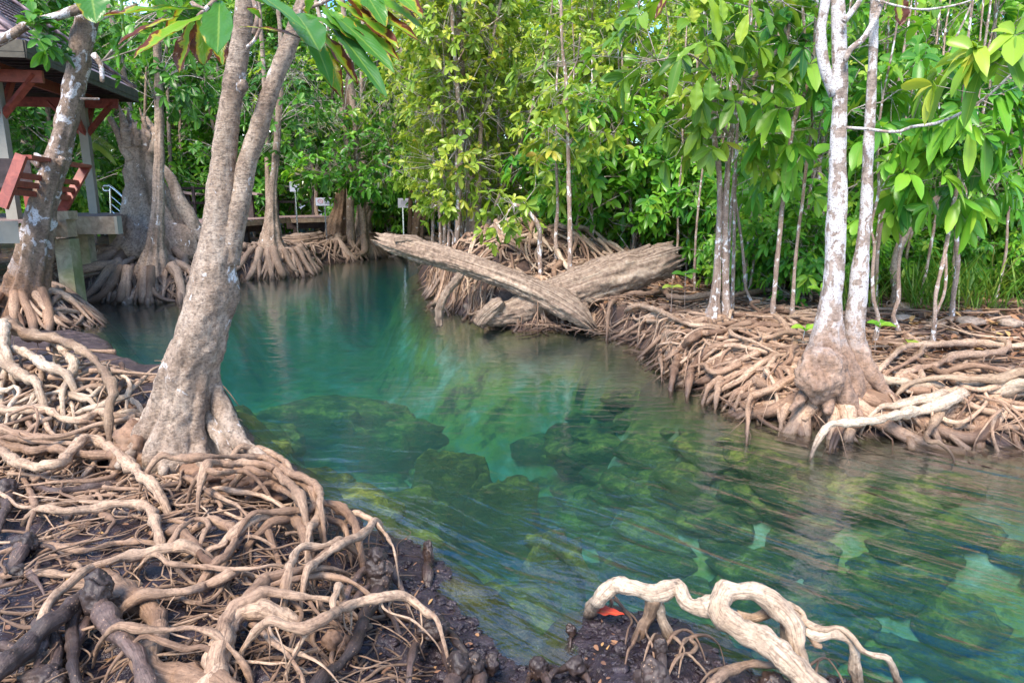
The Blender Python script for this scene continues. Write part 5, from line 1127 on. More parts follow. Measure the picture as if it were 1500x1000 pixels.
def mat_of_roots(name, label, mat, n, area, rr, LL, ang, lift, wig, rg, ds=.05, hang=0, base=(0, 0, 0), sides=8, zg=.3, wtest=None):
    mb = MB(); got = 0
    for _ in range(n * 3):
        if got >= n: break
        px = rg.uniform(area[0], area[1]); py = rg.uniform(area[2], area[3]); p = PZ(px, py, zg)
        if T(p[0], p[1]) < .10: continue
        got += 1; r0 = rg.uniform(*rr) ** 1.0
        P, r = root_path(p[0], p[1], ang + rg.normal(0, 1.0), rg.uniform(*LL), r0, .0025, rg.uniform(*lift), wig, rg, ds); add_root(mb, P, r, sides, rg, .2)
        if hang: hanging(mb, P, r, rg, hang, (.002, .006), .08)
    return tag(mb.build(name, mat, base=base), label, 'roots', kind='stuff')
mat_of_roots('root_mat', 'dense weave of pinkish roots on the edge of the right bank beside the logs', ROOT_WARM, 250, (900, 1230, 468, 600), (.006, .034), (.8, 2.4), R(190), (.02, .16), .17, rgr, hang=3, base=(2, 6, .3))
mat_of_roots('root_mat', 'woven roots on the right bank in front of and right of the white tree', ROOT_WARM, 230, (1150, 1600, 575, 640), (.006, .034), (.7, 2.2), R(183), (.03, .18), .17, rgr, hang=3, base=(3.5, 5, .3))
mat_of_roots('root_mat', 'long low roots spread on the ground behind the right bank edge', ROOT_WARM, 190, (900, 1620, 430, 560), (.004, .018), (.8, 2.4), R(185), (.01, .08), .11, rgr, .07, base=(4, 7.5, .3), hang=2)
mat_of_roots('rootlet_mat', 'thin twiggy rootlets on the dark flat behind the right bank', ROOT_BACK, 420, (880, 1330, 395, 470), (.003, .009), (.4, 1.4), R(180), (.01, .10), .12, rgr, .07, base=(2.5, 9, .3), sides=5, zg=.4)
# fringe: roots hanging down the cut of the bank into the water
mb = MB(); e = SH[4:19]; seg = np.linalg.norm(np.diff(e, axis=0), axis=1); cum = np.concatenate([[0], np.cumsum(seg)])
for _ in range(170):
    s = rgr.uniform(0, cum[-1]); k = min(int(np.searchsorted(cum, s)) - 1, len(seg) - 1); k = max(k, 0); t = (s - cum[k]) / seg[k]; q = e[k] * (1 - t) + e[k + 1] * t
    d = (e[k + 1] - e[k]) / seg[k]; nrm = np.array([d[1], -d[0]]) * (1 if sdf(np.array([q[0] + d[1] * .1]), np.array([q[1] - d[0] * .1]))[0] > 0 else -1)
    a = q + nrm * rgr.uniform(.12, .45); b = q - nrm * rgr.uniform(-.06, .06) + d * rgr.normal(0, .28); za = float(T(*a)) + rgr.uniform(0, .10); m_ = (a + b) / 2 + nrm * rgr.normal(0, .04) - nrm * .05
    q_ = smooth_path([(*a, za, 1), (*m_, za * rgr.uniform(.75, 1.0) + .03, 1), (*(b * .8 + m_ * .2), za * .35, 1), (*b, -.03, 1)], .03); r_ = rgr.uniform(.004, .017) if rgr.random() < .6 else rgr.uniform(.002, .005)
    tube(mb, q_[:, :3] + .012 * fbm(q_[:, :3] * 12, 2, 3)[:, None], np.linspace(r_, r_ * .5, len(q_)), 7, .2, 12, tint=rgr.random())
tag(mb.build('root_fringe', ROOT_WARM, base=(2, 6, .2)), 'fringe of roots hanging from the right bank into the water', 'roots', kind='stuff')

# --- stilt roots over the mound behind the logs
mb = MB(); cx, cy = PY(790, 380, 11.0)[:2]; rg = np.random.default_rng(51)
mbig = thing('stilt_root_mound', 'hump of arching grey stilt roots behind the crossing logs', 'roots', (cx, cy, float(T(cx, cy))))
for k in range(90):
    ox, oy = (cx + rg.normal(0, .55), cy + rg.normal(0, .45)) if rg.random() < .7 else (PY(700, 380, 11.4)[0] + rg.normal(0, .5), 11.2 + rg.normal(0, .4))
    a = rg.uniform(0, 6.28) if rg.random() < .4 else rg.uniform(-2.7, -.4); L = rg.uniform(.5, 1.5); r0 = rg.uniform(.015, .045)
    P, r = root_path(ox, oy, a, L, r0, .008, rg.uniform(.06, .22), .08, rg, .06, z_start=float(T(ox, oy)) + rg.uniform(.05, .22)); m1 = MB(); add_root(m1, P, r, 8, rg); hanging(m1, P, r, rg, 3, (.006, .014), .14)
    m1.build('stilt_root', ROOT_SILVER if k % 3 == 0 else ROOT, mbig)
mb = MB()
for _ in range(420):
    px = rg.uniform(620, 900); py = rg.uniform(385, 478); p = PZ(px, py, .25)
    if T(p[0], p[1]) < .05: continue
    P, r = root_path(p[0], p[1], rg.uniform(-4.2, 1.0), rg.uniform(.3, 1.3), rg.uniform(.006, .034), .004, rg.uniform(.02, .16), .10, rg, .05); add_root(mb, P, r, 7, rg); hanging(mb, P, r, rg, 1, (.004, .01), .1)
tag(mb.build('root_mat', ROOT, base=(0, 10, .3)), 'grey roots running down the mound to the water left of the logs', 'roots', kind='stuff')

# --- back-left and far banks
mb = MB(); rg = np.random.default_rng(61)
for (x0, x1, y0, y1, n, ang, l) in ((85, 300, 385, 436, 230, -1.6, .12), (330, 460, 372, 402, 130, -1.5, .14), (440, 640, 350, 381, 320, -1.6, .16), (-60, 135, 440, 486, 170, -1.0, .06), (600, 760, 345, 382, 140, -1.6, .15)):
    for _ in range(n):
        px = rg.uniform(x0, x1); py = rg.uniform(y0, y1); p = PZ(px, py, .25)
        if T(p[0], p[1]) < .05: continue
        r0 = rg.uniform(.012, .042); P, r = root_path(p[0], p[1], ang + rg.normal(0, .8), rg.uniform(.5, 1.9), r0, .008, rg.uniform(.02, l * 1.4), .08, rg, .09)
        add_root(mb, P, r, 6, rg); hanging(mb, P, r, rg, 2, (.006, .014), .15)
tag(mb.build('root_mat', ROOT_BACK, base=(-6, 13, .3)), 'grey-brown roots matted along the far and back left banks', 'roots', kind='stuff')

# clods of mud and litter chips on the near shore
mb = MB(); rg = np.random.default_rng(91)
for _ in range(1500):
    px = rg.uniform(380, 1290); py = rg.uniform(780, 1040); p = PZ(px, py, .04); z = float(T(p[0], p[1]))
    if z < .0 or (px < 560 and rg.random() < .6): continue
    s_ = rg.uniform(.005, .022) * (1.4 if rg.random() < .15 else 1); blob(mb, (p[0], p[1], z + s_ * .1), (s_, s_ * rg.uniform(.5, 1), s_ * .45), .8, 1.6, int(rg.integers(60)), 2, 0, 2)
tag(mb.build('mud_clods', GROUND, base=(0, 2.5, .05)), 'wet clods of black mud along the near waterline', 'mud', kind='stuff')
lb = MB(); n = 600; px = rg.uniform(-20, 900, n); py = rg.uniform(690, 1010, n); P = np.array([PZ(a, b, .1) for a, b in zip(px, py)]); P[:, 2] = T(P[:, 0], P[:, 1]) + .008; P = P[P[:, 2] > .02]; n = len(P); a = rg.uniform(0, 6.28, n)
leaves(lb, P, np.stack([np.cos(a), np.sin(a), rg.normal(0, .1, n)], -1), np.stack([rg.normal(0, .3, n), rg.normal(0, .3, n), np.ones(n)], -1), rg.uniform(.012, .05, n) * np.where(rg.random(n) < .1, 1.8, 1), rg.uniform(.005, .018, n), rg.random(n), .1, .2)
tag(lb.build('leaf_litter', LITTER), 'small brown chips and leaf scraps on the dark mud', 'leaf litter', kind='stuff')

# ---------------------------------------------------------------- fallen logs
def log_mesh(L, seed, sides=72, ds=.02, amp=.16, jag=(0, 0), groove=.16):
    rg = np.random.default_rng(seed); S = smooth_path(L, ds); P, r = S[:, :3], S[:, 3]
    T_, N, B = frames(P); n = len(P); th = np.arange(sides) / sides * 2 * math.pi
    s = np.concatenate([[0], np.cumsum(np.linalg.norm(np.diff(P, axis=0), axis=1))])
    g_ = fbm(np.stack([np.cos(th)[None] * 4.5 + 0 * s[:, None], np.sin(th)[None] * 4.5 + 0 * s[:, None], s[:, None] * 1.1 + th[None] * 0], -1), 4, seed)
    rr = r[:, None] * (1 + groove * g_ + amp * fbm(np.stack([np.cos(th)[None] + 0 * s[:, None], np.sin(th)[None] + 0 * s[:, None], s[:, None] * 2.2 + 0 * th[None]], -1) * 1.5, 4, seed + 3))
    D_ = np.cos(th)[None, :, None] * N[:, None] + np.sin(th)[None, :, None] * B[:, None]
    V = P[:, None] + D_ * rr[..., None]
    V = V + D_ * (.012 * fbm(V * 30, 3, seed))[..., None]
    for e, j in ((0, jag[0]), (-1, jag[1])):        # splintered ends: the last rings are drawn out unevenly
        if j:
            w_ = np.exp(-(s if e == 0 else s[-1] - s) / (j * .45))[:, None]
            k = fbm(np.stack([np.cos(th) * 5, np.sin(th) * 5, th * 0], -1), 3, seed + 5)
            V = V + (T_[:, None] * (-1 if e == 0 else 1)) * (w_ * (j * (k + .1))[None])[..., None]
    mb = MB(); idx = np.arange(n * sides).reshape(n, sides); nx = np.roll(idx, -1, 1)
    C = np.zeros((n, sides, 4)); C[..., 1] = (s / max(s[-1], 1))[:, None] * s[-1] / 4; C[..., 2] = (.5 - .5 * np.cos(th))[None]
    m = n * sides; Vf = np.vstack([V.reshape(-1, 3), V[0].mean(0) + T_[0] * .08, V[-1].mean(0) - T_[-1] * .08])
    Tt = [(m, idx[0][(k + 1) % sides], idx[0][k]) for k in range(sides)] + [(m + 1, idx[-1][k], idx[-1][(k + 1) % sides]) for k in range(sides)]
    mb.add(Vf, np.stack([idx[:-1], nx[:-1], nx[1:], idx[1:]], -1).reshape(-1, 4), Tt, np.vstack([C.reshape(-1, 4), [[0, 0, 0, 0], [0, 1, 0, 0]]]))
    return mb
def pxs(L, Ys, k=1.0):
    out = []
    for (px, py, w_), Y in zip(L, Ys): p = PY(px, py, Y); out.append((*p, k * w_ / 2000.0 * math.hypot(p[1], p[2] - H)))
    return out
L1 = pxs([(556, 351, 16), (572, 356, 26), (600, 363, 33), (650, 377, 32), (700, 393, 31), (750, 411, 32), (800, 433, 34), (835, 453, 34), (855, 467, 26), (866, 477, 12)], [9.9, 9.85, 9.8, 9.6, 9.4, 9.25, 9.1, 8.95, 8.85, 8.8], 1.0)
b = L1[5][:3]; t = thing('fallen_log', 'long thin grooved dead log slanting from the upper left down to the water', 'log', b)
log_mesh(L1, 3, jag=(.10, .12), groove=.09, amp=.12).build('log_body', LOG, t)
m = log_mesh(pxs([(578, 352, 7), (598, 350, 12), (612, 353, 12), (625, 362, 6)], [9.7] * 4), 8, 20, .02, .3); m.build('torn_bark', LOG, t)
L2 = pxs([(700, 466, 16), (722, 462, 22), (750, 456, 28), (785, 444, 36), (820, 430, 44), (860, 417, 46), (900, 404, 48), (940, 392, 45), (966, 384, 42), (980, 379, 34)], [9.15, 9.2, 9.25, 9.3, 9.35, 9.35, 9.35, 9.35, 9.35, 9.35], 1.28)
t = thing('fallen_log', 'thick dead log with a jagged broken end pointing right over the bank', 'log', L2[5][:3])
log_mesh(L2, 11, jag=(.05, .16), groove=.05, amp=.2).build('log_body', LOG, t)
m = log_mesh(pxs([(812, 424, 26), (838, 446, 26), (850, 452, 20), (862, 446, 10)], [9.15] * 4), 14, 30, .02, .35); m.build('burl', LOG, t)
m = log_mesh(pxs([(880, 396, 8), (905, 384, 12), (930, 372, 12), (948, 362, 8), (953, 358, 4)], [9.3] * 5), 15, 20, .02, .3); m.build('splinter_ridge', LOG, t)
splinters(t, PY(972, 382, 9.35), .15, .15, 11, LOG, PY(980, 379, 9.35) - PY(940, 392, 9.35), .20, 9)
Ls = pxs([(736, 440, 14), (728, 446, 22), (716, 456, 22), (706, 466, 20), (700, 476, 18)], [9.1] * 5)
t = thing('tree_stump', 'short hollow curved stump at the water under the thin log', 'stump', Ls[2][:3]); log_mesh(Ls, 17, 28, .02, .3).build('stump_body', LOG, t)
Ls = pxs([(674, 402, 12), (668, 412, 13), (657, 424, 12), (649, 438, 12), (644, 452, 12), (643, 468, 11), (644, 478, 9)], [9.2, 9.15, 9.1, 9.0, 9.0, 9.0, 9.0])
t = thing('dead_branch', 'pale stub branch standing in the water left under the thin log', 'branch', Ls[4][:3]); log_mesh(Ls, 19, 24, .02, .2).build('branch_body', LOG, t)
L3 = pxs([(1288, 474, 12), (1305, 470, 20), (1340, 470, 22), (1380, 470, 22), (1420, 468, 26), (1460, 470, 24), (1500, 476, 22), (1550, 480, 22)], [8.2, 8.15, 8.1, 8.05, 8, 7.95, 7.9, 7.85])
t = thing('rotten_log', 'black crumbling rotten log lying on leaf litter at the right edge', 'log', L3[3][:3]); log_mesh(L3, 23, 48, .03, .45, groove=.3).build('log_body', W_ROT, t)
for k, (px, py, Y, s_) in enumerate(((1418, 491, 7.3, .12), (1478, 492, 7.2, .10), (1320, 487, 7.6, .10))):
    p = PY(px, py, Y); p[2] = float(T(p[0], p[1])) + .03; m = MB(); blob(m, p, (s_ * 1.3, s_, s_ * .55), .2, 1.3, k, 3)
    tag(m.build('stone', BARK_GREY, base=tuple(p)), ('rounded stone on the ground below the rotten log', 'brown stone near the right edge under the rotten log', 'small stone beside the white tree and the rotten log')[k], 'stone')
# splintered wood and debris under the logs
mb = MB(); rg = np.random.default_rng(71)
for _ in range(240):
    px = rg.uniform(770, 960); py = rg.uniform(462, 487) if px > 850 else rg.uniform(455, 480); p = PZ(px, py, .08); a = rg.uniform(-.9, .9) + R(150); L = rg.uniform(.08, .4); q = p + [math.cos(a) * L, math.sin(a) * L * .5, rg.uniform(-.12, .05)]
    tube(mb, [p, (p + q) / 2 + rg.normal(0, .02, 3), q], [.010, .008, .004], 5, .2, 10, tint=rg.random())
tag(mb.build('driftwood_debris', ROOT_WARM, base=tuple(PZ(880, 478, .1))), 'reddish splinters and small roots caught at the foot of the logs', 'debris', kind='stuff')

# ---------------------------------------------------------------- pavilion, deck, bench
ZE = 3.62
def at_z(px, py, z): return PZ(px, py, z)
NR = at_z(36, 84, ZE); FR = at_z(200, 149, ZE); ax_ = (FR - NR)[:2]; Ld = np.linalg.norm(ax_); ax_ /= Ld; lx = np.array([-ax_[1], ax_[0]])   # ax_ away from us, lx to the left
Wd = 4.6
def PV(u, v, z): q = NR[:2] + ax_ * u + lx * v; return np.array([q[0], q[1], z])     # u away, v left
pav = thing('pavilion', 'open wooden pavilion with a mauve sheet roof at the top left', 'pavilion', PV(Ld / 2, Wd / 2, 1.45))
m = MB(); zr = ZE + .22; o_ = .0; rise = 1.9
a, b_, c, d = PV(0, 0, zr), PV(Ld, 0, zr), PV(Ld, Wd, zr), PV(0, Wd, zr); r1, r2 = PV(Ld * .38, Wd / 2, zr + rise), PV(Ld * .62, Wd / 2, zr + rise)
for th_ in (0, -.05):
    dz = np.array([0, 0, th_]); n0 = m.n; m.add([a + dz, b_ + dz, c + dz, d + dz, r1 + dz, r2 + dz], [(0, 1, 5, 4), (2, 3, 4, 5)], [(1, 2, 5), (3, 0, 4)])
o = m.build('roof', ROOF, pav, smooth=False)
m = MB()                                             # battens along the right slope and the front
for k in range(1, 17):
    t = k / 17; q0 = a + (r1 - a) * t; q1 = b_ + (r2 - b_) * t; bar(m, q0 + [0, 0, .02], q1 + [0, 0, .02], .02, .025)
    q2 = d + (r1 - d) * t; bar(m, q0 + [0, 0, .02], q2 + [0, 0, .02], .02, .025)
for e in ((a, r1), (b_, r2), (c, r2), (d, r1), (r1, r2)): bar(m, e[0] + [0, 0, .045], e[1] + [0, 0, .045], .14, .05)
m.build('batten', ROOF, o)
for (p, q) in ((PV(-.02, -.02, ZE + .14), PV(Ld + .02, -.02, ZE + .14)), (PV(-.02, -.02, ZE + .14), PV(-.02, Wd, ZE + .14)), (PV(Ld + .02, 0, ZE + .14), PV(Ld + .02, Wd, ZE + .14)), (PV(0, Wd + .02, ZE + .14), PV(Ld, Wd + .02, ZE + .14))):
    m = MB(); bar(m, p, q, .045, .15); bar(m, p - [0, 0, .115], q - [0, 0, .115], .035, .075); m.build('fascia', W_FASC, pav, smooth=False)
m = MB(); 
for u in np.arange(.25, Ld, .28): bar(m, PV(u, .04, ZE + .12), PV(u, Wd - .04, ZE + .12), .05, .03)
bar(m, PV(.1, Wd / 2, ZE + .17), PV(Ld - .1, Wd / 2, ZE + .17), Wd - .2, .02, ); m.build('ceiling', W_DARK, pav, smooth=False)
POSTS = [(.75, .75), (Ld - .75, .75), (.75, Wd - .75), (Ld - .75, Wd - .75)]
for (u, v) in POSTS:
    m = MB(); p = PV(u, v, 0); box(m, (p[0], p[1], (1.40 + ZE) / 2), (.15, .15, ZE - 1.40), math.atan2(ax_[1], ax_[0])); m.build('post', CONC, pav, smooth=False)
for (p, q) in ((PV(.1, .75, ZE - .02), PV(Ld - .1, .75, ZE - .02)), (PV(.1, Wd - .75, ZE - .02), PV(Ld - .1, Wd - .75, ZE - .02)), (PV(.75, .1, ZE - .14), PV(.75, Wd - .1, ZE - .14)), (PV(Ld - .75, .1, ZE - .14), PV(Ld - .75, Wd - .1, ZE - .14))):
    m = MB(); bar(m, p, q, .07, .17); m.build('beam', W_RED, pav, smooth=False)
for (u, v) in POSTS:
    for du, dv in ((.55, 0), (-.55, 0), (0, .55), (0, -.55)):
        m = MB(); bar(m, PV(u, v, ZE - .75), PV(u + du, v + dv, ZE - .12), .06, .10, up=(du, dv, .3)); m.build('brace', W_RED, pav, smooth=False)
m = MB(); 
for v in np.arange(.12, Wd - .1, .145): bar(m, PV(.1, v, 1.42), PV(Ld, v, 1.42), .13, .035)
m.build('deck', W_DECK, pav, smooth=False)
for (p, q) in ((PV(.05, .12, 1.30), PV(Ld, .12, 1.30)), (PV(.08, .1, 1.24), PV(.08, Wd, 1.24)), (PV(.35, .2, 1.26), PV(.35, Wd, 1.26))):
    m = MB(); bar(m, p, q, .09, .20); m.build('deck_beam', W_GREY, pav, smooth=False)
jb = PY(171, 330, 10.9); ja = PY(96, 330, 10.6)
m = MB(); bar(m, ja, jb, .12, .27); o = m.build('deck_beam', W_GREY, pav, smooth=False)
m = MB(); bar(m, jb + [.003, 0, .004], jb + [.05, 0, .004], .135, .275); m.build('beam_cap', CONC, o, smooth=False)
m = MB(); e = PY(153, 327, 10.55)
for dz in (-.03, 0, .03): bar(m, PY(147, 328, 10.82) + [0, 0, dz], PY(159, 328, 10.82) + [0, 0, dz], .02, .014)
m.build('fixing_plate', W_DARK, o, smooth=False)
for k, (px, py, h_, w_) in enumerate(((94, 315, .12, .27), (93, 334, .26, .25))):
    m = MB(); p = PY(px, py, 10.35); box(m, p, (w_, .22, h_)); m.build('beam_block', W_GREY, pav, smooth=False)
p = PY(97, 350, 10.4); zb = float(T(p[0], p[1])) - .2
m = MB(); box(m, (p[0], p[1], (1.15 + zb) / 2), (.235, .235, 1.15 - zb)); m.build('footing_post', W_GREEN, pav, smooth=False)
for (u, v) in ((.4, .5), (.4, 2.4), (Ld * .5, .4), (Ld - .5, .5), (.4, Wd - .4), (Ld - .5, Wd - .4)):
    m = MB(); p = PV(u, v, 0); zb = float(T(p[0], p[1])) - .2; box(m, (p[0], p[1], (1.2 + zb) / 2), (.2, .2, 1.2 - zb)); m.build('footing_post', W_GREEN, pav, smooth=False)
wl_ = PY(-40, 340, 8.6); wr_ = PY(27, 340, 8.9)
m = MB(); bar(m, wl_, wr_, .1, .28); m.build('deck_beam', CONC, pav, smooth=False)
# bench
tl_, tr_, bl_, br_ = PY(32, 227, 8.5), PY(127, 242, 10.7), PY(3, 304, 8.35), PY(90, 311, 10.3)
bench = thing('bench', 'red stained wooden bench on the deck with a tilted slatted back', 'bench', ((bl_ + br_) / 2))
e0 = np.array([.10, 0, 0])
for (p, q) in ((bl_, tl_), (br_, tr_)): m = MB(); bar(m, p, q, .13, .05, up=(0, 1, 0)); m.build('upright', W_RED, bench, smooth=False)
for t in (.30, .46, .62, .97):
    m = MB(); bar(m, bl_ + (tl_ - bl_) * t + [0, .05, 0], br_ + (tr_ - br_) * t, .05 if t < .9 else .16, .07 if t < .9 else .045); m.build('back_slat', W_RED, bench, smooth=False)
m = MB(); bar(m, (bl_ * .55 + tl_ * .45) + [-.3, .05, -.02], (br_ * .55 + tr_ * .45) + [-.3, 0, -.02], .4, .05); m.build('seat', W_DARK, bench, smooth=False)
for t in (.05, .95):
    m = MB(); q = bl_ + (br_ - bl_) * t + np.array([-.42, 0, 0]); box(m, (q[0], q[1], 1.62), (.08, .08, .36)); m.build('leg', W_RED, bench, smooth=False)
m = MB(); q = PY(-12, 255, 9.2); bar(m, q + [-.5, 0, 0], q + [.25, .4, 0], .06, .42, up=(0, 0, 1)); m.build('dark_panel', W_DARK, pav, smooth=False)

# handrail of the steps
hr = thing('handrail', 'stainless steel stair handrail left of the hollow tree', 'handrail', PY(164, 318, 13.6)); hr_m = MB()
def rod(L, Y, r, name, par, mat=STEEL):
    m = MB(); S = smooth_path([(*PY(a, b, Y), 1) for a, b in L], .05); tube(m, S[:, :3], r, 10); m.build(name, mat, par)
rod([(160, 280), (152, 279), (150, 275), (153, 272), (160, 272), (175, 284), (188, 297), (205, 312)], 13.6, .022, 'top_rail', hr)
rod([(161, 274), (162, 300), (163, 330)], 13.6, .020, 'post', hr)
for dy in (13, 24, 34): rod([(162, 274 + dy), (175, 285 + dy), (190, 299 + dy)], 13.6, .011, 'rail', hr)

# far boardwalk
bw = thing('boardwalk', 'low wooden boardwalk crossing behind the far trees', 'boardwalk', PY(450, 325, 21))
A, B_, C_ = PY(300, 321, 17.0), PY(425, 322, 20.8), PY(580, 321, 22.6)
zt = 1.12
for q in (A, B_, C_): q[2] = zt
for (p, q) in ((A, B_), (B_, C_)):
    n_ = np.cross([0, 0, 1.0], (q - p) / np.linalg.norm(q - p)); m = MB()
    k = int(np.linalg.norm(q - p) / .15)
    for i in range(k): s = p + (q - p) * (i + .5) / k; bar(m, s, s + n_ * 1.9, .14, .035)
    m.build('deck', W_DECK, bw, smooth=False); m = MB(); bar(m, p - [0, 0, .09], q - [0, 0, .09], .06, .12); m.build('edge_beam', W_GREY, bw, smooth=False)
    m = MB(); bar(m, p + n_ * .4 - [0, 0, .25], q + n_ * .4 - [0, 0, .25], .10, .2); m.build('bearer', W_DARK, bw, smooth=False)
    for i in range(4):
        s = p + (q - p) * (i + .3) / 4 + n_ * .4; z = float(T(s[0], s[1])) - .2; m = MB(); box(m, (s[0], s[1], (zt - .1 + z) / 2), (.14, .14, zt - .1 - z)); m.build('pile', W_DARK, bw, smooth=False)
    for i in range(6):
        s = p + (q - p) * (i + .2) / 6 + n_ * 1.85; m = MB(); box(m, (s[0], s[1], zt + .45), (.07, .07, .9)); m.build('rail_post', W_DARK, bw, smooth=False)
    for h_ in (.45, .85): m = MB(); bar(m, p + n_ * 1.85 + [0, 0, h_], q + n_ * 1.85 + [0, 0, h_], .05, .07); m.build('rail', W_DARK, bw, smooth=False)
for (px, py, w_, lab) in ((274, 283, .75, 'dark slanted information stand right of the hollow tree'), (366, 283, .6, 'dark slanted information stand just right of the leaning double trunk')):
    q = PY(px, py, 20.5); L_ = thing('information_stand', lab, 'stand', (q[0], q[1], 1.35)); m = MB(); bar(m, q + [-w_ / 2, 0, .06], q + [w_ / 2, 0, -.04], .5, .05); m.build('board', W_DECK, L_, smooth=False)
    m = MB(); box(m, (q[0], q[1], (q[2] + zt) / 2 - .03), (.16, .12, q[2] - zt)); m.build('post', W_DARK, L_, smooth=False)
# signs
def text(par, s, c, size, mat, name='lettering'):
    cu = bpy.data.curves.new(name, 'FONT'); cu.body = s; cu.size = size; cu.align_x = 'CENTER'; cu.align_y = 'CENTER'; cu.extrude = .001; cu.space_line = 1.0
    o = bpy.data.objects.new(name, cu); COL.objects.link(o); o.rotation_euler = (R(90), 0, 0); b = np.array(par['_b']); o.location = tuple(np.array(c) - b); cu.materials.append(mat); bpy.context.view_layer.update()
    me = bpy.data.meshes.new_from_object(o); o2 = bpy.data.objects.new(name, me); COL.objects.link(o2); o2.rotation_euler = o.rotation_euler; o2.location = o.location; o2.parent = par; bpy.data.objects.remove(o)
def sign(px, py, Y, w_, h_, label, legs, ztop=None):
    q = PY(px, py, Y); s = thing('sign', label, 'sign', (q[0], q[1], float(T(q[0], q[1])))); m = MB(); box(m, q, (w_, .02, h_)); m.build('board', SIGNW, s, smooth=False)
    for dx in legs: m = MB(); z = float(T(q[0], q[1])) - .1; box(m, (q[0] + dx, q[1] + .035, (q[2] + z) / 2), (.035, .03, q[2] - z)); m.build('leg', STEEL, s, smooth=False)
    return s, q
s, q = sign(475, 295.5, 19.2, .47, .215, 'small prohibition sign with NO in a red circle left of the flared trunk', (0,))
m = MB(); a_ = np.linspace(0, 2 * math.pi, 33)[:-1]; P = np.stack([q[0] - .105 + .072 * np.cos(a_), a_ * 0 + q[1] - .013, q[2] + .01 + .056 * np.sin(a_)], -1); tube(m, np.vstack([P, P[:1]]), .006, 6, round_end=False); m.build('red_ring', SIGNR, s)
text(s, 'NO', (q[0] - .105, q[1] - .0115, q[2] + .01), .075, SIGNR)
m = MB()
for k, (w2, dz) in enumerate(((.17, .055), (.17, .025), (.15, -.02), (.16, -.05))):
    n_ = 7
    for i in range(n_): box(m, (q[0] + .09 - w2 / 2 + w2 * (i + .5) / n_, q[1] - .0115, q[2] + dz), (w2 / n_ * .72, .003, .016))
tag(m.build('print_lines', SIGNB, s, smooth=False), kind='stuff')
s, q = sign(597, 297.5, 21.8, .60, .29, 'white notice board with blue lines on two thin steel legs', (-.16, .16))
m = MB()
for k in range(4):
    for i in range(9): box(m, (q[0] - .19 + .047 * (i + .3), q[1] - .0115, q[2] + .07 - .035 * k), (.036, .003, .012))
box(m, (q[0], q[1] - .0115, q[2] - .085), (.03, .003, .03)); tag(m.build('print_lines', SIGNB, s, smooth=False), kind='stuff')
sign(431.5, 273.5, 20.2, .28, .28, 'blank pale square board behind a dark trunk on the boardwalk', (0,))

# ---------------------------------------------------------------- big scorched leaves at the top
def big_leaf(par, a, b, Ya, Yb, wpx, rnd, seed, up=(0, -.4, 1.0), sag=.10, wave=.05, mat=None):
    """one broad leaf from its stalk a to its tip b (photo places with depths)"""
    rg = np.random.default_rng(seed); A = PY(*a, Ya); B = PY(*b, Yb); d = B - A; L = np.linalg.norm(d); d /= L; u = np.array(up, float); s = np.cross(d, u); s /= np.linalg.norm(s); n = np.cross(s, d)
    W_ = wpx / 1000.0 * (Ya + Yb) / 2; nu, nv = 9, 22; t = np.linspace(0, 1, nv); v = np.linspace(-1, 1, nu)
    prof = np.sin(math.pi * np.clip(t, 0, 1) ** 1.25 * .98 + .02) ** .75; prof[0] = .04; prof[-1] = .03
    TT, VV = np.meshgrid(t, v, indexing='ij'); edge = 1 + .10 * vnoise(np.stack([TT * 9, VV * 0 + np.sign(VV) * 3, TT * 0 + seed], -1), 2) * np.abs(VV)
    X = A + d * (TT * L)[..., None] + s * (VV * prof[:, None] * W_ / 2 * edge)[..., None]
    X = X + n * ((np.abs(VV) ** 1.2 * .16 * W_ * prof[:, None]) + wave * W_ * np.sin(TT * 22 + np.abs(VV) * 2 + seed) * np.abs(VV) ** 1.5 - .012 * W_ * np.cos(TT * 60 - np.abs(VV) * 5) + .04 * W_ * vnoise(np.stack([TT * 4, VV * 2, TT * 0 + seed], -1), 5))[..., None]
    X[..., 2] -= sag * L * (TT ** 2 - TT * .4)
    I = np.arange(nu * nv).reshape(nv, nu); C = np.zeros((nv, nu, 4)); C[..., 0] = rnd; C[..., 1] = TT; C[..., 2] = np.abs(VV)
    m = MB(); m.add(X.reshape(-1, 3), np.stack([I[:-1, :-1], I[1:, :-1], I[1:, 1:], I[:-1, 1:]], -1).reshape(-1, 4), None, C.reshape(-1, 4))
    return m.build('leaf', mat or BIGL, par) if par is not None else m
YL = 3.0
for L, w_ in (([(436, 40), (440, 15), (452, -10)], 9), ([(372, 50), (378, 25), (372, 0), (380, -30)], 9), ([(362, 70), (374, 58), (382, 40), (380, 15)], 6), ([(262, -20), (285, 8), (300, 15)], 8), ([(440, 15), (470, 5), (500, -10)], 7), ([(330, -30), (315, 0), (300, 15), (290, 25)], 7)):
    S = trunk_px([(*q, w_) for q in L], YL + .5); tw = MB(); trunk_mesh(tw, S, 10, .04, .12); tw.build('twig', BARK_STEM, main)
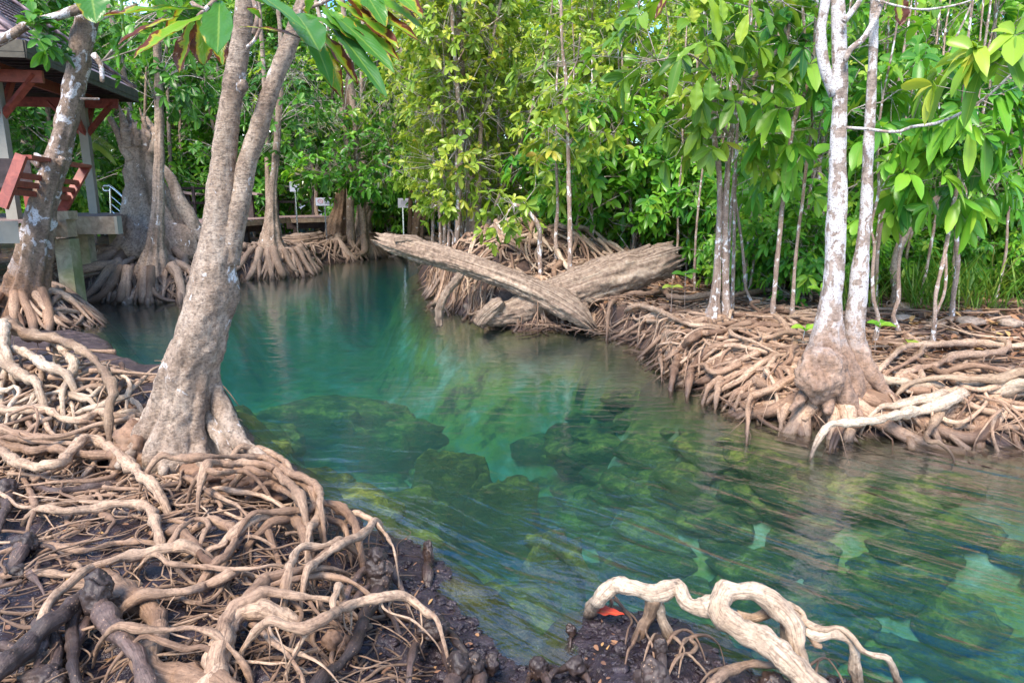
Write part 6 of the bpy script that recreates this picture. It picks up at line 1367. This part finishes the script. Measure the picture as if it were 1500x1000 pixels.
BL = [((300, 14), (150, 15), 26, .55, -.1), ((305, 20), (195, 75), 30, .62, -.2), ((262, 24), (172, 58), 20, .98, 0), ((292, 4), (205, -14), 24, .6, 0), ((284, 28), (262, 102), 30, .8, .1), ((296, 24), (298, 92), 34, .72, .1), ((322, 2), (318, 72), 42, .22, -.1),
      ((318, 30), (326, 92), 22, .6, .1), ((345, -10), (250, -12), 26, .5, .1), ((178, -20), (184, 50), 24, .35, .2), ((130, -30), (140, 28), 44, .25, 0), ((345, -25), (448, 28), 22, .18, -.3), ((432, 20), (468, 66), 42, .2, -.2), ((440, 20), (545, 62), 26, .38, 0), ((470, 10), (530, 62), 30, .5, 0),
      ((475, 12), (578, 96), 30, .22, -.1), ((484, 18), (585, 80), 28, .55, 0), ((478, 28), (566, 130), 26, .12, -.15), ((462, 38), (524, 118), 26, .85, .15), ((452, 42), (500, 138), 30, .6, .1), ((448, 30), (486, 120), 26, .30, 0), ((490, 0), (584, 62), 28, .72, 0),
      ((500, -5), (612, 50), 28, .66, .05), ((510, -20), (620, 34), 30, .45, .1), ((520, -30), (565, 34), 32, .35, 0), ((500, -25), (540, 28), 30, .9, .1), ((560, -30), (618, 22), 30, .5, 0), ((470, -20), (450, 20), 30, .4, .2), ((420, -30), (395, 6), 32, .3, .1),
      ((382, 28), (362, 8), 14, .5, 0), ((350, 40), (440, 46), 12, .9, -.1), ((285, -5), (240, 50), 26, .7, .2), ((305, 8), (334, 40), 24, .5, .2), ((400, 10), (352, -8), 20, .3, .1)]
for k, (a, b, w_, rn, dy) in enumerate(BL): big_leaf(main, a, b, YL + .15, YL + dy, w_, rn, 10 + k)
crown(main, 'crown', (mt[0] + mt[1]) / 2 + [0, 0, 0], (1.5, 1.2, .6), 90, np.random.default_rng(9), .26, MIX, k=6, droop=.5, start=mt[1])
# the leaf blades drooping into the top right
for k, (a, b, w_, rn) in enumerate([((985, -20), (960, 26), 12, .95), ((1040, -10), (1052, 58), 22, .6), ((1055, -5), (1060, 30), 16, .7), ((1100, 5), (1112, 40), 22, .45), ((1118, 8), (1130, 50), 20, .4), ((1096, 20), (1082, 64), 16, .8), ((1012, 10), (1016, 32), 20, .85), ((1318, -10), (1318, 36), 24, .95), ((1046, 70), (1066, 108), 20, .2), ((1060, 75), (1076, 112), 18, .3),
          ((1030, 60), (990, 88), 18, .5), ((1022, 118), (1018, 160), 18, .55), ((1040, 112), (1040, 146), 22, .35)]):
    big_leaf(tp, a, b, 6.2, 6.2, w_, rn, 60 + k, mat=(MIX if rn < .9 else BIGL))
p = PG(890, 912, .03); L_ = math.hypot(p[1], p[2] - H) / 1000
m = big_leaf(None, (914, 917), (863, 909), 2.50, 2.62, 20, .3, 5, up=(0, -.3, 1), sag=-.04); V = m.V[0]
V[:, 2] += float(p[2]) - V[:, 2].min() + .005
tag(m.build('fallen_leaf', REDL, base=tuple(p)), 'bright red fallen leaf in the shallow water beside the looping root', 'leaf')
# palm fronds behind the pavilion post
for k, (px, py, Y, lab) in enumerate(((112, 222, 14, 'feathery palm frond arching right beside the pavilion post'), (112, 262, 14.2, 'lower palm frond drooping below the first one'))):
    b = PY(px, py, Y); pf = thing('palm_frond', lab, 'palm frond', b); e = PY(px + 50 - 18 * k, py + 3 + 12 * k, Y - .3)
    S = smooth_path([(*b, 1), (*((b + e) / 2 + [0, 0, .22]), 1), (*e, 1)], .025)[:, :3]; m = MB(); tube(m, S, .008, 6); m.build('rib', GRASSM, pf)
    m = MB(); n = len(S) * 2; pos = np.repeat(S, 2, 0); tg = np.repeat(np.gradient(S, axis=0), 2, 0); tg /= np.linalg.norm(tg, axis=1, keepdims=True); sg = np.tile([1, -1], len(S))[:, None]
    leaves(m, pos, tg * .8 + sg * np.array([0, -.1, 1.0]) * .8, np.tile([0, -1, .1], (n, 1)), .24, .014, np.full(n, .8), .15, .1); m.build('leaflets', GRASSM, pf)

# ---------------------------------------------------------------- labels for the trees of the wood that stand by something one can point to
def pxof(o):
    p = np.array(o.location) - np.array([0, 0, H]); d = p[1] * _cp - p[2] * _sp
    return 750 + 1000 * p[0] / d
LM = {G1: [(668, 'tree with small yellowish leaves right behind the tall pale pole-like trunk'), (745, 'tree with yellow-green leaves behind the bent grey sapling'), (835, 'tree with yellow-green leaves behind the tall pale straight sapling'), (890, 'yellow-green tree above the middle of the thick log'), (945, 'yellow-green tree just right of the speckled stem behind the thick log'), (700, 'yellow-green tree growing beside the grey twin-stemmed tree')],
      G2: [(1000, 'bright broad-leaved tree above the jagged log end'), (1085, 'bright broad-leaved tree directly behind the paired brown stems'), (1150, 'bright broad-leaved tree behind the pair of thin saplings'), (1240, 'bright broad-leaved tree hidden partly by the white double trunk'), (1330, 'bright broad-leaved tree rising behind the leaning cut trunk'), (1400, 'bright broad-leaved tree behind the twisted double stem'), (1470, 'bright broad-leaved tree nearest the right edge above the sedge')],
      G4: [(870, 'low bush behind the middle of the thick log'), (975, 'low bush just behind the jagged log end'), (1030, 'low bush left of the paired brown stems'), (1100, 'low bush between the paired stems and the thin saplings'), (1200, 'low bush left of the white trunk, behind the thin saplings'), (1350, 'low bush behind the rotten log')]}
for G, L in LM.items():
    obs = sorted([o for o in bpy.data.objects if o.get('group') == G and o.get('category')], key=lambda o: o.location.y)
    for x, lab in L:
        c = [o for o in obs if abs(pxof(o) - x) < 32]
        if c: c[0]['label'] = lab; obs.remove(c[0])
for o in bpy.data.objects:
    if '_b' in o: del o['_b']
